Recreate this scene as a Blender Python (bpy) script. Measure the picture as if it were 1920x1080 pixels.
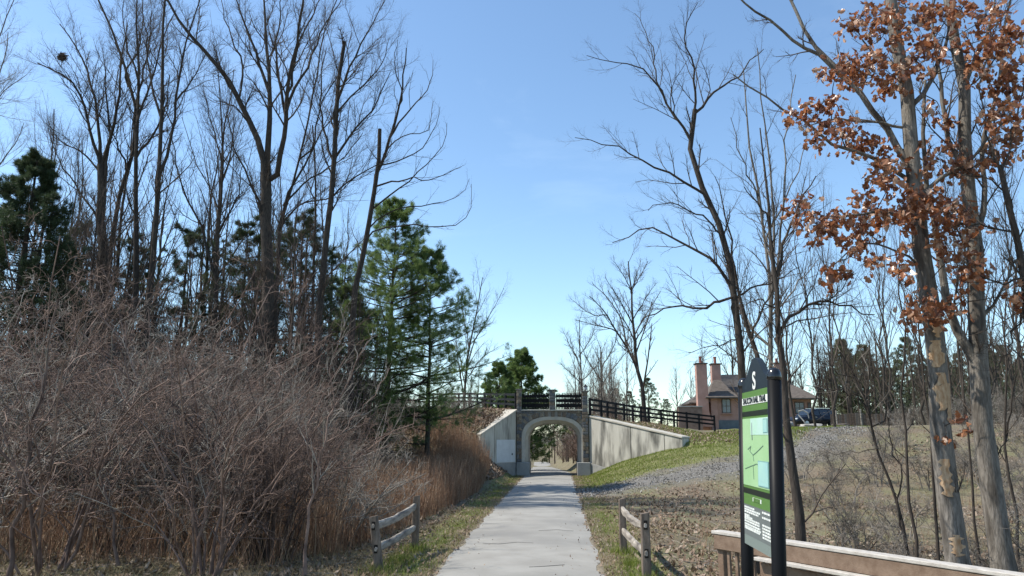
import bpy, bmesh, math, random
import numpy as np
from mathutils import Vector, Matrix, Euler

for o in list(bpy.data.objects):
    bpy.data.objects.remove(o)
SC = bpy.context.scene
COL = SC.collection
random.seed(7)
RNG = np.random.default_rng(11)
PI = math.pi

# ------------------------------------------------------------------ camera
PITCH = math.radians(11.31)
YAW = math.radians(3.567)
CAM = np.array([0.0, 0.0, 2.4])
FPX = 1400.0
cd = bpy.data.cameras.new("camera")
cam = bpy.data.objects.new("camera", cd)
COL.objects.link(cam)
cam.location = CAM
cam.rotation_euler = (PI / 2 + PITCH, 0, YAW)
cd.sensor_width = 36
cd.lens = FPX / 1920 * 36
cd.clip_start = 0.1
cd.clip_end = 3000
SC.camera = cam
RMAT = np.array(Euler((PI / 2 + PITCH, 0, YAW)).to_matrix())

# ------------------------------------------------------------------ sky, sun, exposure
SUN_EL = math.radians(52)
SUN_AZ = math.radians(-3)          # degrees ahead of due left (-X), towards +Y
SUND = Vector((-math.cos(SUN_EL) * math.cos(SUN_AZ), math.cos(SUN_EL) * math.sin(SUN_AZ), math.sin(SUN_EL)))
w = bpy.data.worlds.new("World")
SC.world = w
w.use_nodes = True
nt = w.node_tree
bg = nt.nodes["Background"]
sky = nt.nodes.new("ShaderNodeTexSky")
sky.sky_type = 'NISHITA'
sky.sun_disc = False
sky.sun_elevation = SUN_EL
sky.sun_rotation = math.atan2(SUND.x, SUND.y)
sky.air_density = 1.0
sky.dust_density = 0.5
sky.ozone_density = 1.5
sky.altitude = 120
# a few very thin clouds, the same all over the sky
tc = nt.nodes.new("ShaderNodeTexCoord")
mp = nt.nodes.new("ShaderNodeMapping")
mp.inputs["Scale"].default_value = (1.0, 1.0, 2.2)
nz = nt.nodes.new("ShaderNodeTexNoise")
nz.inputs["Scale"].default_value = 2.6
nz.inputs["Detail"].default_value = 8
nz.inputs["Roughness"].default_value = 0.62
nz.inputs["Distortion"].default_value = 0.5
rp = nt.nodes.new("ShaderNodeValToRGB")
rp.color_ramp.elements[0].position = 0.56
rp.color_ramp.elements[0].color = (0, 0, 0, 1)
rp.color_ramp.elements[1].position = 0.86
rp.color_ramp.elements[1].color = (0.12, 0.12, 0.12, 1)
mx = nt.nodes.new("ShaderNodeMixRGB")
mx.inputs["Color2"].default_value = (7.6, 7.9, 8.4, 1)
nt.links.new(tc.outputs["Generated"], mp.inputs["Vector"])
nt.links.new(mp.outputs["Vector"], nz.inputs["Vector"])
nt.links.new(nz.outputs["Fac"], rp.inputs["Fac"])
nt.links.new(rp.outputs["Color"], mx.inputs["Fac"])
nt.links.new(sky.outputs["Color"], mx.inputs["Color1"])
tn = nt.nodes.new("ShaderNodeMixRGB"); tn.blend_type = 'MULTIPLY'; tn.inputs["Fac"].default_value = 1
tn.inputs["Color2"].default_value = (0.84, 0.935, 0.955, 1)
nt.links.new(mx.outputs["Color"], tn.inputs["Color1"])
nt.links.new(tn.outputs["Color"], bg.inputs["Color"])
bg.inputs["Strength"].default_value = 0.15
sd = bpy.data.lights.new("sun", 'SUN')
sd.energy = 4.1
sd.angle = math.radians(0.53)
sd.color = (1.0, 0.945, 0.845)
sun = bpy.data.objects.new("sun", sd)
COL.objects.link(sun)
sun.rotation_euler = (-SUND).to_track_quat('-Z', 'Y').to_euler()
sun.location = (-20, 5, 40)
SC.view_settings.view_transform = 'Standard'
SC.view_settings.look = 'None'
SC.view_settings.gamma = 1
SC.view_settings.use_curve_mapping = False
SC.view_settings.exposure = 0.72
SC.render.engine = 'CYCLES'
SC.cycles.max_bounces = 5
SC.cycles.transparent_max_bounces = 4


# ------------------------------------------------------------------ helpers
def P(px, py, Y):
    """World point at depth Y on the ray of a photograph pixel (1920 x 1080)."""
    d = RMAT @ np.array([(px - 960) / FPX, (540 - py) / FPX, -1.0])
    return CAM + d * (Y - CAM[1]) / d[1]


def G(px, py, z=0.0):
    """World point at height z on the ray of a photograph pixel."""
    d = RMAT @ np.array([(px - 960) / FPX, (540 - py) / FPX, -1.0])
    return CAM + d * (z - CAM[2]) / d[2]


def ss(a, b, x):
    t = np.clip((np.asarray(x, float) - a) / (b - a), 0, 1)
    return t * t * (3 - 2 * t)


def tag(o, label=None, cat=None, group=None, kind=None):
    if label: o["label"] = label
    if cat: o["category"] = cat
    if group: o["group"] = group
    if kind: o["kind"] = kind
    return o


def empty(name, loc, rz=0.0):
    o = bpy.data.objects.new(name, None)
    COL.objects.link(o)
    o.location = [float(v) for v in loc]
    o.rotation_euler = (0, 0, rz)
    o.empty_display_size = 0.2
    return o


def mk(name, V, Q=None, T=None, mat=None, parent=None, smooth=False, attr=None, polys=None):
    """One mesh object from numpy arrays (quads Q, triangles T) or a list of polygons."""
    me = bpy.data.meshes.new(name)
    V = np.ascontiguousarray(V, dtype=np.float32)
    if polys is not None:
        me.from_pydata([tuple(map(float, v)) for v in V], [], polys)
    else:
        parts, sizes = [], []
        if Q is not None and len(Q):
            parts.append(np.asarray(Q, np.int32).ravel()); sizes.append(np.full(len(Q), 4, np.int32))
        if T is not None and len(T):
            parts.append(np.asarray(T, np.int32).ravel()); sizes.append(np.full(len(T), 3, np.int32))
        L = np.concatenate(parts); S = np.concatenate(sizes)
        me.vertices.add(len(V)); me.vertices.foreach_set("co", V.ravel())
        me.loops.add(len(L)); me.loops.foreach_set("vertex_index", L)
        me.polygons.add(len(S))
        me.polygons.foreach_set("loop_start", (np.cumsum(S) - S).astype(np.int32))
        if smooth:
            me.polygons.foreach_set("use_smooth", np.ones(len(S), bool))
        me.update(calc_edges=True)
        me.validate()
    if attr is not None:
        a = me.color_attributes.new("mask", 'FLOAT_COLOR', 'POINT')
        a.data.foreach_set("color", np.ascontiguousarray(attr, np.float32).ravel())
    if mat is not None:
        me.materials.append(mat)
    o = bpy.data.objects.new(name, me)
    COL.objects.link(o)
    if parent is not None:
        o.parent = parent
    return o


class MB:
    """Collects simple solids into one mesh."""
    def __init__(s): s.v = []; s.f = []

    def add(s, verts, faces):
        n = len(s.v)
        s.v.extend([tuple(map(float, v)) for v in verts])
        s.f.extend([tuple(i + n for i in f) for f in faces])
        return s

    def box(s, c, size, rz=0.0, tilt=None, taper=1.0):
        hx, hy, hz = size[0] / 2, size[1] / 2, size[2] / 2
        M = Matrix.Rotation(rz, 3, 'Z')
        if tilt is not None: M = M @ tilt
        vs = []
        for z in (-hz, hz):
            k = taper if z > 0 else 1.0
            for x, y in ((-hx, -hy), (hx, -hy), (hx, hy), (-hx, hy)):
                vs.append(Vector(c) + M @ Vector((x * k, y * k, z)))
        return s.add(vs, [(3, 2, 1, 0), (4, 5, 6, 7), (0, 1, 5, 4), (1, 2, 6, 5), (2, 3, 7, 6), (3, 0, 4, 7)])

    def bar(s, a, b, wd, th, up=(0, 0, 1)):
        """Rectangular bar from a to b: wd across (horizontal), th along up."""
        a, b = Vector(a), Vector(b)
        t = (b - a).normalized(); upv = Vector(up)
        r = t.cross(upv).normalized(); u = r.cross(t).normalized()
        vs = []
        for p in (a, b):
            for i, j in ((-1, -1), (1, -1), (1, 1), (-1, 1)):
                vs.append(p + r * (i * wd / 2) + u * (j * th / 2))
        return s.add(vs, [(0, 1, 2, 3), (7, 6, 5, 4), (0, 4, 5, 1), (1, 5, 6, 2), (2, 6, 7, 3), (3, 7, 4, 0)])

    def prism(s, poly, d):
        """Polygon (list of 3D points) pushed along vector d."""
        n = len(poly); d = Vector(d)
        vs = [Vector(p) for p in poly] + [Vector(p) + d for p in poly]
        fs = [tuple(range(n - 1, -1, -1)), tuple(range(n, 2 * n))]
        fs += [(i, (i + 1) % n, n + (i + 1) % n, n + i) for i in range(n)]
        return s.add(vs, fs)

    def lathe(s, c, prof, seg=16, axis='Z'):
        """Profile [(radius, height)] turned about an axis through c."""
        rows = []
        for r, h in prof:
            row = []
            for k in range(seg):
                a = 2 * PI * k / seg
                x, y = r * math.cos(a), r * math.sin(a)
                v = {'Z': (x, y, h), 'Y': (x, h, y), 'X': (h, x, y)}[axis]
                row.append(tuple(c[i] + v[i] for i in range(3)))
            rows.append(row)
        vs = [v for r in rows for v in r]
        fs = []
        for i in range(len(rows) - 1):
            for k in range(seg):
                fs.append((i * seg + k, i * seg + (k + 1) % seg, (i + 1) * seg + (k + 1) % seg, (i + 1) * seg + k))
        fs.append(tuple(range(seg - 1, -1, -1)))
        fs.append(tuple((len(rows) - 1) * seg + k for k in range(seg)))
        return s.add(vs, fs)

    def build(s, name, mat, parent=None, bevel=0.0, seg=1, smooth=False, rel=None):
        V = np.array(s.v)
        if rel is not None: V = V - np.asarray(rel)
        elif parent is not None:
            V = np.array([parent.matrix_basis.inverted() @ Vector(v) for v in s.v]) if parent.type == 'EMPTY' else V
        o = mk(name, V, polys=s.f, mat=mat, parent=parent)
        bm = bmesh.new(); bm.from_mesh(o.data)
        bmesh.ops.recalc_face_normals(bm, faces=bm.faces)
        if bevel > 0:
            bmesh.ops.bevel(bm, geom=list(bm.edges), offset=bevel, segments=seg, affect='EDGES', clamp_overlap=True)
        if smooth:
            for f in bm.faces: f.smooth = True
        bm.to_mesh(o.data); bm.free()
        return o


def world_box(name, mat, parent, c, size, rz=0, bevel=0.0, **k):
    return MB().box(c, size, rz, **k).build(name, mat, parent, bevel)


def copy_tree(o, parent=None):
    c = o.copy(); COL.objects.link(c)
    c.parent = parent
    if parent is not None: c.matrix_parent_inverse = o.matrix_parent_inverse.copy()
    for ch in list(o.children): copy_tree(ch, c)
    return c


# ------------------------------------------------------------------ materials
def mat(name, c1, c2=None, scale=6.0, rough=0.8, bump=0.0, bscale=None, detail=6.0, c3=None, s3=0.7, spec=0.3, stretch=None,
        metal=0.0, lo=0.35, hi=0.65, coat=0.0, translucent=0.0, space='Object', perobj=0.0):
    m = bpy.data.materials.new(name); m.use_nodes = True
    n = m.node_tree; b = n.nodes["Principled BSDF"]
    b.inputs["Roughness"].default_value = rough
    b.inputs["Specular IOR Level"].default_value = spec
    b.inputs["Metallic"].default_value = metal
    if coat: b.inputs["Coat Weight"].default_value = coat
    col = None
    t = n.nodes.new("ShaderNodeTexCoord"); src = t.outputs[space]
    if stretch is not None:
        mpn = n.nodes.new("ShaderNodeMapping"); mpn.inputs["Scale"].default_value = stretch
        n.links.new(src, mpn.inputs["Vector"]); src = mpn.outputs["Vector"]
    if c2 is not None:
        z = n.nodes.new("ShaderNodeTexNoise"); z.inputs["Scale"].default_value = scale; z.inputs["Detail"].default_value = detail
        z.inputs["Roughness"].default_value = 0.6
        n.links.new(src, z.inputs["Vector"])
        r = n.nodes.new("ShaderNodeValToRGB")
        r.color_ramp.elements[0].position = lo; r.color_ramp.elements[0].color = (*c1, 1)
        r.color_ramp.elements[1].position = hi; r.color_ramp.elements[1].color = (*c2, 1)
        n.links.new(z.outputs["Fac"], r.inputs["Fac"]); col = r.outputs["Color"]
        if c3 is not None:
            z3 = n.nodes.new("ShaderNodeTexNoise"); z3.inputs["Scale"].default_value = s3; z3.inputs["Detail"].default_value = 5
            n.links.new(src, z3.inputs["Vector"])
            r3 = n.nodes.new("ShaderNodeValToRGB"); r3.color_ramp.elements[0].position = 0.48; r3.color_ramp.elements[1].position = 0.66
            n.links.new(z3.outputs["Fac"], r3.inputs["Fac"])
            x = n.nodes.new("ShaderNodeMixRGB"); x.inputs["Color2"].default_value = (*c3, 1)
            n.links.new(r3.outputs["Color"], x.inputs["Fac"]); n.links.new(col, x.inputs["Color1"]); col = x.outputs["Color"]
    if perobj > 0:
        oi = n.nodes.new("ShaderNodeObjectInfo")
        mr = n.nodes.new("ShaderNodeMapRange"); mr.inputs["To Min"].default_value = 1 - perobj; mr.inputs["To Max"].default_value = 1 + perobj
        n.links.new(oi.outputs["Random"], mr.inputs["Value"])
        x = n.nodes.new("ShaderNodeMixRGB"); x.blend_type = 'MULTIPLY'; x.inputs["Fac"].default_value = 1
        if col is None: x.inputs["Color1"].default_value = (*c1, 1)
        else: n.links.new(col, x.inputs["Color1"])
        n.links.new(mr.outputs["Result"], x.inputs["Color2"]); col = x.outputs["Color"]
    if col is None: b.inputs["Base Color"].default_value = (*c1, 1)
    else: n.links.new(col, b.inputs["Base Color"])
    if bump > 0:
        zb = n.nodes.new("ShaderNodeTexNoise"); zb.inputs["Scale"].default_value = bscale or scale * 3; zb.inputs["Detail"].default_value = 6
        n.links.new(src, zb.inputs["Vector"])
        bp = n.nodes.new("ShaderNodeBump"); bp.inputs["Strength"].default_value = bump; bp.inputs["Distance"].default_value = 0.02
        n.links.new(zb.outputs["Fac"], bp.inputs["Height"]); n.links.new(bp.outputs["Normal"], b.inputs["Normal"])
    if translucent > 0:
        tr = n.nodes.new("ShaderNodeBsdfTranslucent")
        if col is None: tr.inputs["Color"].default_value = (*c1, 1)
        else: n.links.new(col, tr.inputs["Color"])
        ms = n.nodes.new("ShaderNodeMixShader"); ms.inputs["Fac"].default_value = translucent
        n.links.new(b.outputs["BSDF"], ms.inputs[1]); n.links.new(tr.outputs["BSDF"], ms.inputs[2])
        n.links.new(ms.outputs["Shader"], n.nodes["Material Output"].inputs["Surface"])
    return m


def mask_mat(name, cols, rough=0.85, translucent=0.0, spec=0.25):
    """Colour from the per-face random value stored in attribute 'mask' (red), through a ramp of colours."""
    m = bpy.data.materials.new(name); m.use_nodes = True
    n = m.node_tree; b = n.nodes["Principled BSDF"]
    b.inputs["Roughness"].default_value = rough; b.inputs["Specular IOR Level"].default_value = spec
    a = n.nodes.new("ShaderNodeAttribute"); a.attribute_name = "mask"
    sp = n.nodes.new("ShaderNodeSeparateColor"); n.links.new(a.outputs["Color"], sp.inputs["Color"])
    r = n.nodes.new("ShaderNodeValToRGB")
    e = r.color_ramp.elements
    e[0].position = 0; e[0].color = (*cols[0], 1); e[1].position = 1; e[1].color = (*cols[-1], 1)
    for i, c in enumerate(cols[1:-1]):
        k = e.new((i + 1) / (len(cols) - 1)); k.color = (*c, 1)
    n.links.new(sp.outputs["Red"], r.inputs["Fac"]); n.links.new(r.outputs["Color"], b.inputs["Base Color"])
    if translucent > 0:
        tr = n.nodes.new("ShaderNodeBsdfTranslucent"); n.links.new(r.outputs["Color"], tr.inputs["Color"])
        ms = n.nodes.new("ShaderNodeMixShader"); ms.inputs["Fac"].default_value = translucent
        n.links.new(b.outputs["BSDF"], ms.inputs[1]); n.links.new(tr.outputs["BSDF"], ms.inputs[2])
        n.links.new(ms.outputs["Shader"], n.nodes["Material Output"].inputs["Surface"])
    return m


M = {}
M['path'] = mat('pale_asphalt', (0.238, 0.228, 0.206), (0.292, 0.282, 0.257), 1.3, 0.9, 0.25, 60, c3=(0.21, 0.203, 0.187), s3=0.35)
M['gravel'] = mat('grey_gravel', (0.095, 0.088, 0.078), (0.20, 0.188, 0.168), 14, 0.95, 0.9, 30, c3=(0.15, 0.14, 0.12), s3=0.5, lo=0.3, hi=0.7)
M['concrete'] = mat('weathered_concrete', (0.37, 0.35, 0.30), (0.50, 0.475, 0.415), 1.4, 0.9, 0.15, 25, c3=(0.125, 0.12, 0.105), s3=1.9, stretch=(1, 1, 0.22))
M['concrete_pale'] = mat('pale_concrete', (0.36, 0.335, 0.285), (0.45, 0.42, 0.36), 2.0, 0.9, 0.12, 25)
M['concrete_dark'] = mat('dark_concrete', (0.22, 0.22, 0.21), (0.31, 0.305, 0.29), 1.5, 0.9, 0.15, 25)  # a darker, greyer concrete
M['panel'] = mat('painted_steel_panel', (0.50, 0.52, 0.53), (0.58, 0.60, 0.61), 2, 0.6)
M['mortar'] = mat('pale_mortar', (0.20, 0.185, 0.16), (0.27, 0.25, 0.215), 12, 0.95, 0.3, 60)
M['stones'] = [mat('field_stone_%s' % k, a, b, 7, 0.85, 0.5, 22) for k, a, b in (
    ('grey', (0.10, 0.10, 0.10), (0.17, 0.165, 0.16)), ('brown', (0.12, 0.09, 0.065), (0.19, 0.15, 0.11)),
    ('slate', (0.07, 0.075, 0.085), (0.13, 0.135, 0.14)), ('tan', (0.18, 0.15, 0.11), (0.25, 0.21, 0.16)))]
M['black'] = mat('black_paint', (0.010, 0.010, 0.011), (0.016, 0.016, 0.017), 9, 0.7, 0.1, 40, spec=0.12)
M['sign_black'] = mat('black_gloss_paint', (0.008, 0.008, 0.009), None, rough=0.45, spec=0.1)
M['wood_grey'] = mat('weathered_rail_wood', (0.20, 0.175, 0.148), (0.42, 0.38, 0.33), 5, 0.9, 0.5, 30, stretch=(4, 0.8, 4), c3=(0.11, 0.095, 0.085), s3=2.5)
M['wood_post'] = mat('weathered_post_wood', (0.12, 0.09, 0.068), (0.24, 0.19, 0.15), 5, 0.9, 0.5, 30, stretch=(5, 5, 0.8), c3=(0.075, 0.06, 0.05), s3=2.5)
M['wood_hole'] = mat('hole_shade', (0.02, 0.016, 0.013), None, rough=1)
M['deck_top'] = mat('sun_bleached_board', (0.34, 0.31, 0.275), (0.47, 0.44, 0.40), 4, 0.85, 0.25, 40, stretch=(3, 1, 3))
M['deck_brown'] = mat('treated_brown_board', (0.135, 0.088, 0.06), (0.20, 0.14, 0.10), 4, 0.8, 0.25, 40, stretch=(2, 2, 2))
M['zinc'] = mat('zinc_bracket', (0.42, 0.43, 0.44), None, rough=0.5, metal=0.6)
M['bark_dark'] = mat('dark_bark', (0.028, 0.022, 0.018), (0.072, 0.058, 0.047), 9, 0.95, 0.6, 20, stretch=(3, 3, 0.5))
M['bark_grey'] = mat('grey_bark', (0.10, 0.088, 0.075), (0.24, 0.215, 0.185), 9, 0.95, 0.8, 16, stretch=(3, 3, 0.6), c3=(0.07, 0.06, 0.05), s3=1.6)
M['twig_brown'] = mat('brown_twigs', (0.05, 0.038, 0.03), (0.10, 0.078, 0.062), 2, 0.9)
M['twig_grey'] = mat('grey_twigs', (0.075, 0.062, 0.05), (0.30, 0.265, 0.225), 2.5, perobj=0.45, rough=0.75)
M['twig_red'] = mat('reddish_twigs', (0.065, 0.041, 0.033), (0.23, 0.158, 0.125), 2.5, perobj=0.45, rough=0.8)
M['twig_pale'] = mat('pale_twigs', (0.16, 0.14, 0.115), (0.34, 0.305, 0.265), 1.5, perobj=0.35, rough=0.7)
M['bare_wood'] = mat('peeled_wood', (0.33, 0.19, 0.095), (0.50, 0.36, 0.23), 9, 0.85, 0.4, 25, stretch=(2, 2, 0.7))
M['stalk'] = mask_mat('dead_stalks', [(0.16, 0.088, 0.055), (0.27, 0.155, 0.095), (0.38, 0.25, 0.16), (0.50, 0.38, 0.27)], 0.8)
M['oak_leaf'] = mask_mat('dead_oak_leaves', [(0.19, 0.066, 0.03), (0.33, 0.122, 0.052), (0.46, 0.22, 0.115), (0.64, 0.46, 0.34)], 0.33, 0.5, 0.8)  # palest tone puts the bright leaf glints into the colour
M['litter'] = mask_mat('leaf_litter', [(0.10, 0.066, 0.045), (0.18, 0.125, 0.085), (0.25, 0.185, 0.135), (0.37, 0.30, 0.235)], 0.75, 0.12)
M['chips'] = mask_mat('gravel_chips', [(0.07, 0.068, 0.066), (0.14, 0.137, 0.13), (0.22, 0.215, 0.205), (0.36, 0.35, 0.33)], 0.9)
M['grass'] = mask_mat('green_grass', [(0.09, 0.13, 0.02), (0.15, 0.195, 0.03), (0.21, 0.25, 0.05), (0.31, 0.29, 0.11)], 0.6, 0.3)
M['dry_grass'] = mask_mat('dry_grass', [(0.17, 0.12, 0.06), (0.26, 0.195, 0.105), (0.34, 0.27, 0.16), (0.20, 0.19, 0.07)], 0.7, 0.25)
M['pine'] = mask_mat('pine_needles', [(0.07, 0.12, 0.035), (0.12, 0.185, 0.055), (0.17, 0.235, 0.075), (0.23, 0.275, 0.11)], 0.45, 0.58)
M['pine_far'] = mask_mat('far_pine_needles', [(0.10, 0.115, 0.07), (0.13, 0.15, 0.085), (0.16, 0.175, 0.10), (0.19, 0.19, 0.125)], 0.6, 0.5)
M['hemlock'] = mask_mat('dark_needles', [(0.028, 0.048, 0.024), (0.046, 0.07, 0.034), (0.064, 0.09, 0.044), (0.10, 0.115, 0.06)], 0.5, 0.35)
# ------------------------------------------------------------------ terrain
def trail(Y):
    Y = np.asarray(Y, float)
    k = np.clip(Y - 53.5, 0, 75)
    return -0.76 - 0.0278 * np.clip(Y - 51, 0, 200), -0.033 * k


def H(X, Y, bumps=True):
    X = np.asarray(X, float); Y = np.asarray(Y, float)
    xc, zp = trail(Y)
    rise = 1 - np.exp(-np.maximum(X - 1.8, 0) / 6)
    hr = 3.2 * rise * ss(28, 47, Y) + 0.008 * np.maximum(Y - 47, 0) * ss(2, 6, X) - 0.55 * ss(2.0, 6, X) * (1 - ss(16, 30, Y))
    s = (X - 1.9) * 0.452 + (Y - 49.5) * 0.892
    d = (X - 1.9) * 0.892 - (Y - 49.5) * 0.452
    er = 3.8 - 0.03 * np.maximum(s, 0) - 0.23 * np.maximum(d, 0)
    yw = 49.2 - (X - 1.9) * 4.6 / 5.6
    wr = 0.08 + 0.9 * np.maximum(X - 7.2, 0)
    mr = ss(-1, 1, (Y - yw - 0.42) / wr)
    right = np.maximum(hr, er) * mr + hr * (1 - mr)
    mound = np.minimum(0.8 * np.maximum(-X - 3.0, 0), 2.7) * ss(34, 44, Y)
    hl = mound + 3.4 * ss(14, 42, -X) + 0.12 * ss(3.5, 8, -X)
    el = 4.15 - 0.38 * np.maximum(49.5 - Y, 0) + 0.05 * np.clip(Y - 49.5, 0, 30)
    yl = np.maximum(49.2 + (X + 2.7) * 3.7 / 2.0, 36)
    wl = 0.08 + 0.9 * np.maximum(-4.8 - X, 0)
    ml = ss(-1, 1, (Y - yl - 0.5) / wl)
    left = np.maximum(hl, el) * ml + hl * (1 - ml)
    h = np.where(X > 1.8, right, np.where(X < -2.62, left, 0.0))
    h = np.where((X <= 1.8) & (X >= -2.62) & (Y > 49), 6.0, h)
    side = np.abs(X - np.where(Y < 53, -0.41, xc))
    cut = np.where(Y < 52.8, np.where(side < 2.25, 0.0, 9.0), zp + np.maximum(side - 2.0, 0) * 0.75)
    h = np.where(Y > 49, np.minimum(h, cut), h)
    fl = 1 - ss(120, 170, Y)
    h = h * fl + (1 - fl) * np.minimum(h, 3.0)
    if bumps:
        b = 0.05 * np.sin(X * 1.9 + 0.7 * Y) * np.sin(Y * 1.3 - 0.4 * X) + 0.03 * np.sin(X * 4.1 - 1.7 * Y + 1) * np.sin(Y * 3.3 + 2)
        h = h + b * ss(2.0, 4.0, np.abs(X - xc))
    return h


def DRV():
    return np.array([(0.4, 33.5), (3.5, 36.0), (6.5, 36.8), (9.5, 37.6), (12.5, 39.6), (15.5, 44), (18.5, 51), (21.5, 59), (24, 68), (25, 80)])


def drive_mask(X, Y, half=2.6):
    p = DRV(); best = np.full(np.shape(X), 1e9)
    for a, b in zip(p[:-1], p[1:]):
        ab = b - a; t = np.clip(((X - a[0]) * ab[0] + (Y - a[1]) * ab[1]) / (ab @ ab), 0, 1)
        best = np.minimum(best, np.hypot(X - a[0] - t * ab[0], Y - a[1] - t * ab[1]))
    return best


def green_mask(X, Y):
    """1 where living grass grows: the slope by the right wing wall and the edges of the path."""
    xc, _ = trail(Y)
    yb = 37.8 + 0.26 * (X - 2) + np.maximum(X - 12, 0) * 1.6
    slope = ss(-0.8, 1.5, Y - yb) * ss(1.2, 2.0, X) * (1 - ss(16, 22, X)) * (1 - ss(60, 66, Y))
    behind = ss(0.0, 1.5, Y - (49.4 - (X - 1.9) * 4.6 / 5.6)) * (1 - ss(7.2, 9.5, X))
    slope = slope * (1 - 0.75 * behind)
    verge = ss(0.2, 0.7, np.abs(X - xc) - 1.4) * (1 - ss(1.0, 1.9, np.abs(X - xc) - 1.4)) * 0.5 * (1 - ss(47, 50, Y))
    vr = verge * np.where((X > xc) & (Y < 34) & (Y > 29), 0.3, 1)
    lawn = 0.45 * ss(50, 58, Y) * ss(12, 16, X)
    return np.clip(np.maximum(np.maximum(slope, vr), lawn), 0, 1)


def ax(dense0, dense1, step, lo, hi, g=1.16):
    c = list(np.arange(dense0, dense1 + 1e-6, step)); d = step
    while c[-1] < hi: d *= g; c.append(c[-1] + d)
    d = step
    while c[0] > lo: d *= g; c.insert(0, c[0] - d)
    return np.array(c)


xs = ax(-14, 18, 0.24, -420, 420); ys = ax(8, 62, 0.3, -40, 900)
GX, GY = np.meshgrid(xs, ys)
GZ = H(GX, GY)
nx, ny = len(xs), len(ys)
V = np.stack([GX, GY, GZ], -1).reshape(-1, 3)
ii = (np.arange(ny - 1)[:, None] * nx + np.arange(nx - 1)[None]).ravel()
Q = np.stack([ii, ii + 1, ii + nx + 1, ii + nx], 1)
gm = green_mask(GX, GY)
xc_, _ = trail(GY)
edge = np.clip(1 - np.abs(np.abs(GX - xc_) - 1.6) / 0.5, 0, 1) * (GY < 49)      # worn soil beside the path
dm = (1 - ss(0.9, 3.4, drive_mask(GX, GY))) * (1 - .45 * ss(9, 16, GX))
A = np.stack([gm, edge, dm, np.ones_like(gm)], -1).reshape(-1, 4)

gmat = bpy.data.materials.new('ground_soil'); gmat.use_nodes = True
n = gmat.node_tree; b = n.nodes["Principled BSDF"]; b.inputs["Roughness"].default_value = 0.95; b.inputs["Specular IOR Level"].default_value = 0.15


def nnoise(sc, det=6):
    z = n.nodes.new("ShaderNodeTexNoise"); z.inputs["Scale"].default_value = sc; z.inputs["Detail"].default_value = det
    t = n.nodes.get("gtc") or n.nodes.new("ShaderNodeTexCoord"); t.name = "gtc"
    n.links.new(t.outputs["Object"], z.inputs["Vector"]); return z.outputs["Fac"]


def nramp(src, cols, p):
    r = n.nodes.new("ShaderNodeValToRGB"); e = r.color_ramp.elements
    e[0].position = p[0]; e[0].color = (*cols[0], 1); e[1].position = p[-1]; e[1].color = (*cols[-1], 1)
    for c, q in zip(cols[1:-1], p[1:-1]):
        k = e.new(q); k.color = (*c, 1)
    n.links.new(src, r.inputs["Fac"]); return r.outputs["Color"]


def nmix(f, a, c):
    x = n.nodes.new("ShaderNodeMixRGB")
    n.links.new(f, x.inputs["Fac"]); n.links.new(a, x.inputs["Color1"]); n.links.new(c, x.inputs["Color2"]); return x.outputs["Color"]


def nmath(op, a, c):
    x = n.nodes.new("ShaderNodeMath"); x.operation = op; x.use_clamp = True
    for i, s_ in enumerate((a, c)):
        if isinstance(s_, float): x.inputs[i].default_value = s_
        else: n.links.new(s_, x.inputs[i])
    return x.outputs[0]


at = n.nodes.new("ShaderNodeAttribute"); at.attribute_name = "mask"
sp = n.nodes.new("ShaderNodeSeparateColor"); n.links.new(at.outputs["Color"], sp.inputs["Color"])
base = nramp(nnoise(9, 10), [(0.08, 0.06, 0.042), (0.165, 0.13, 0.09), (0.28, 0.23, 0.165)], [0.32, 0.5, 0.7])
patch = nramp(nnoise(0.45, 5), [(0.145, 0.15, 0.075), (0.13, 0.108, 0.08)], [0.4, 0.6])
base = nmix(nmath('MULTIPLY', nnoise(0.8, 4), 1.15), base, patch)
green = nramp(nnoise(5, 8), [(0.085, 0.115, 0.024), (0.15, 0.18, 0.045), (0.23, 0.22, 0.10)], [0.3, 0.5, 0.72])
gf = nmath('SUBTRACT', nmath('MULTIPLY', sp.outputs["Red"], 2.2), nmath('MULTIPLY', nnoise(2.2, 6), 1.05))
c = nmix(gf, base, green)
dirt = nramp(nnoise(20, 6), [(0.15, 0.125, 0.095), (0.29, 0.255, 0.20)], [0.35, 0.65])
ef = nmath('SUBTRACT', nmath('MULTIPLY', sp.outputs["Green"], 1.8), nnoise(1.7, 6))
c = nmix(ef, c, dirt)
grv = nramp(nnoise(16, 6), [(0.095, 0.088, 0.078), (0.19, 0.178, 0.158)], [0.32, 0.68])
df = nmath('SUBTRACT', nmath('MULTIPLY', sp.outputs["Blue"], 1.7), nmath('MULTIPLY', nnoise(1.1, 6), 1.0))
c = nmix(df, c, grv)
n.links.new(c, b.inputs["Base Color"])
bp = n.nodes.new("ShaderNodeBump"); bp.inputs["Strength"].default_value = 0.8; bp.inputs["Distance"].default_value = 0.04
n.links.new(nnoise(14, 8), bp.inputs["Height"]); n.links.new(bp.outputs["Normal"], b.inputs["Normal"])
ground = mk('ground', V, Q=Q, mat=gmat, smooth=True, attr=A)
tag(ground, kind='structure')


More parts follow.
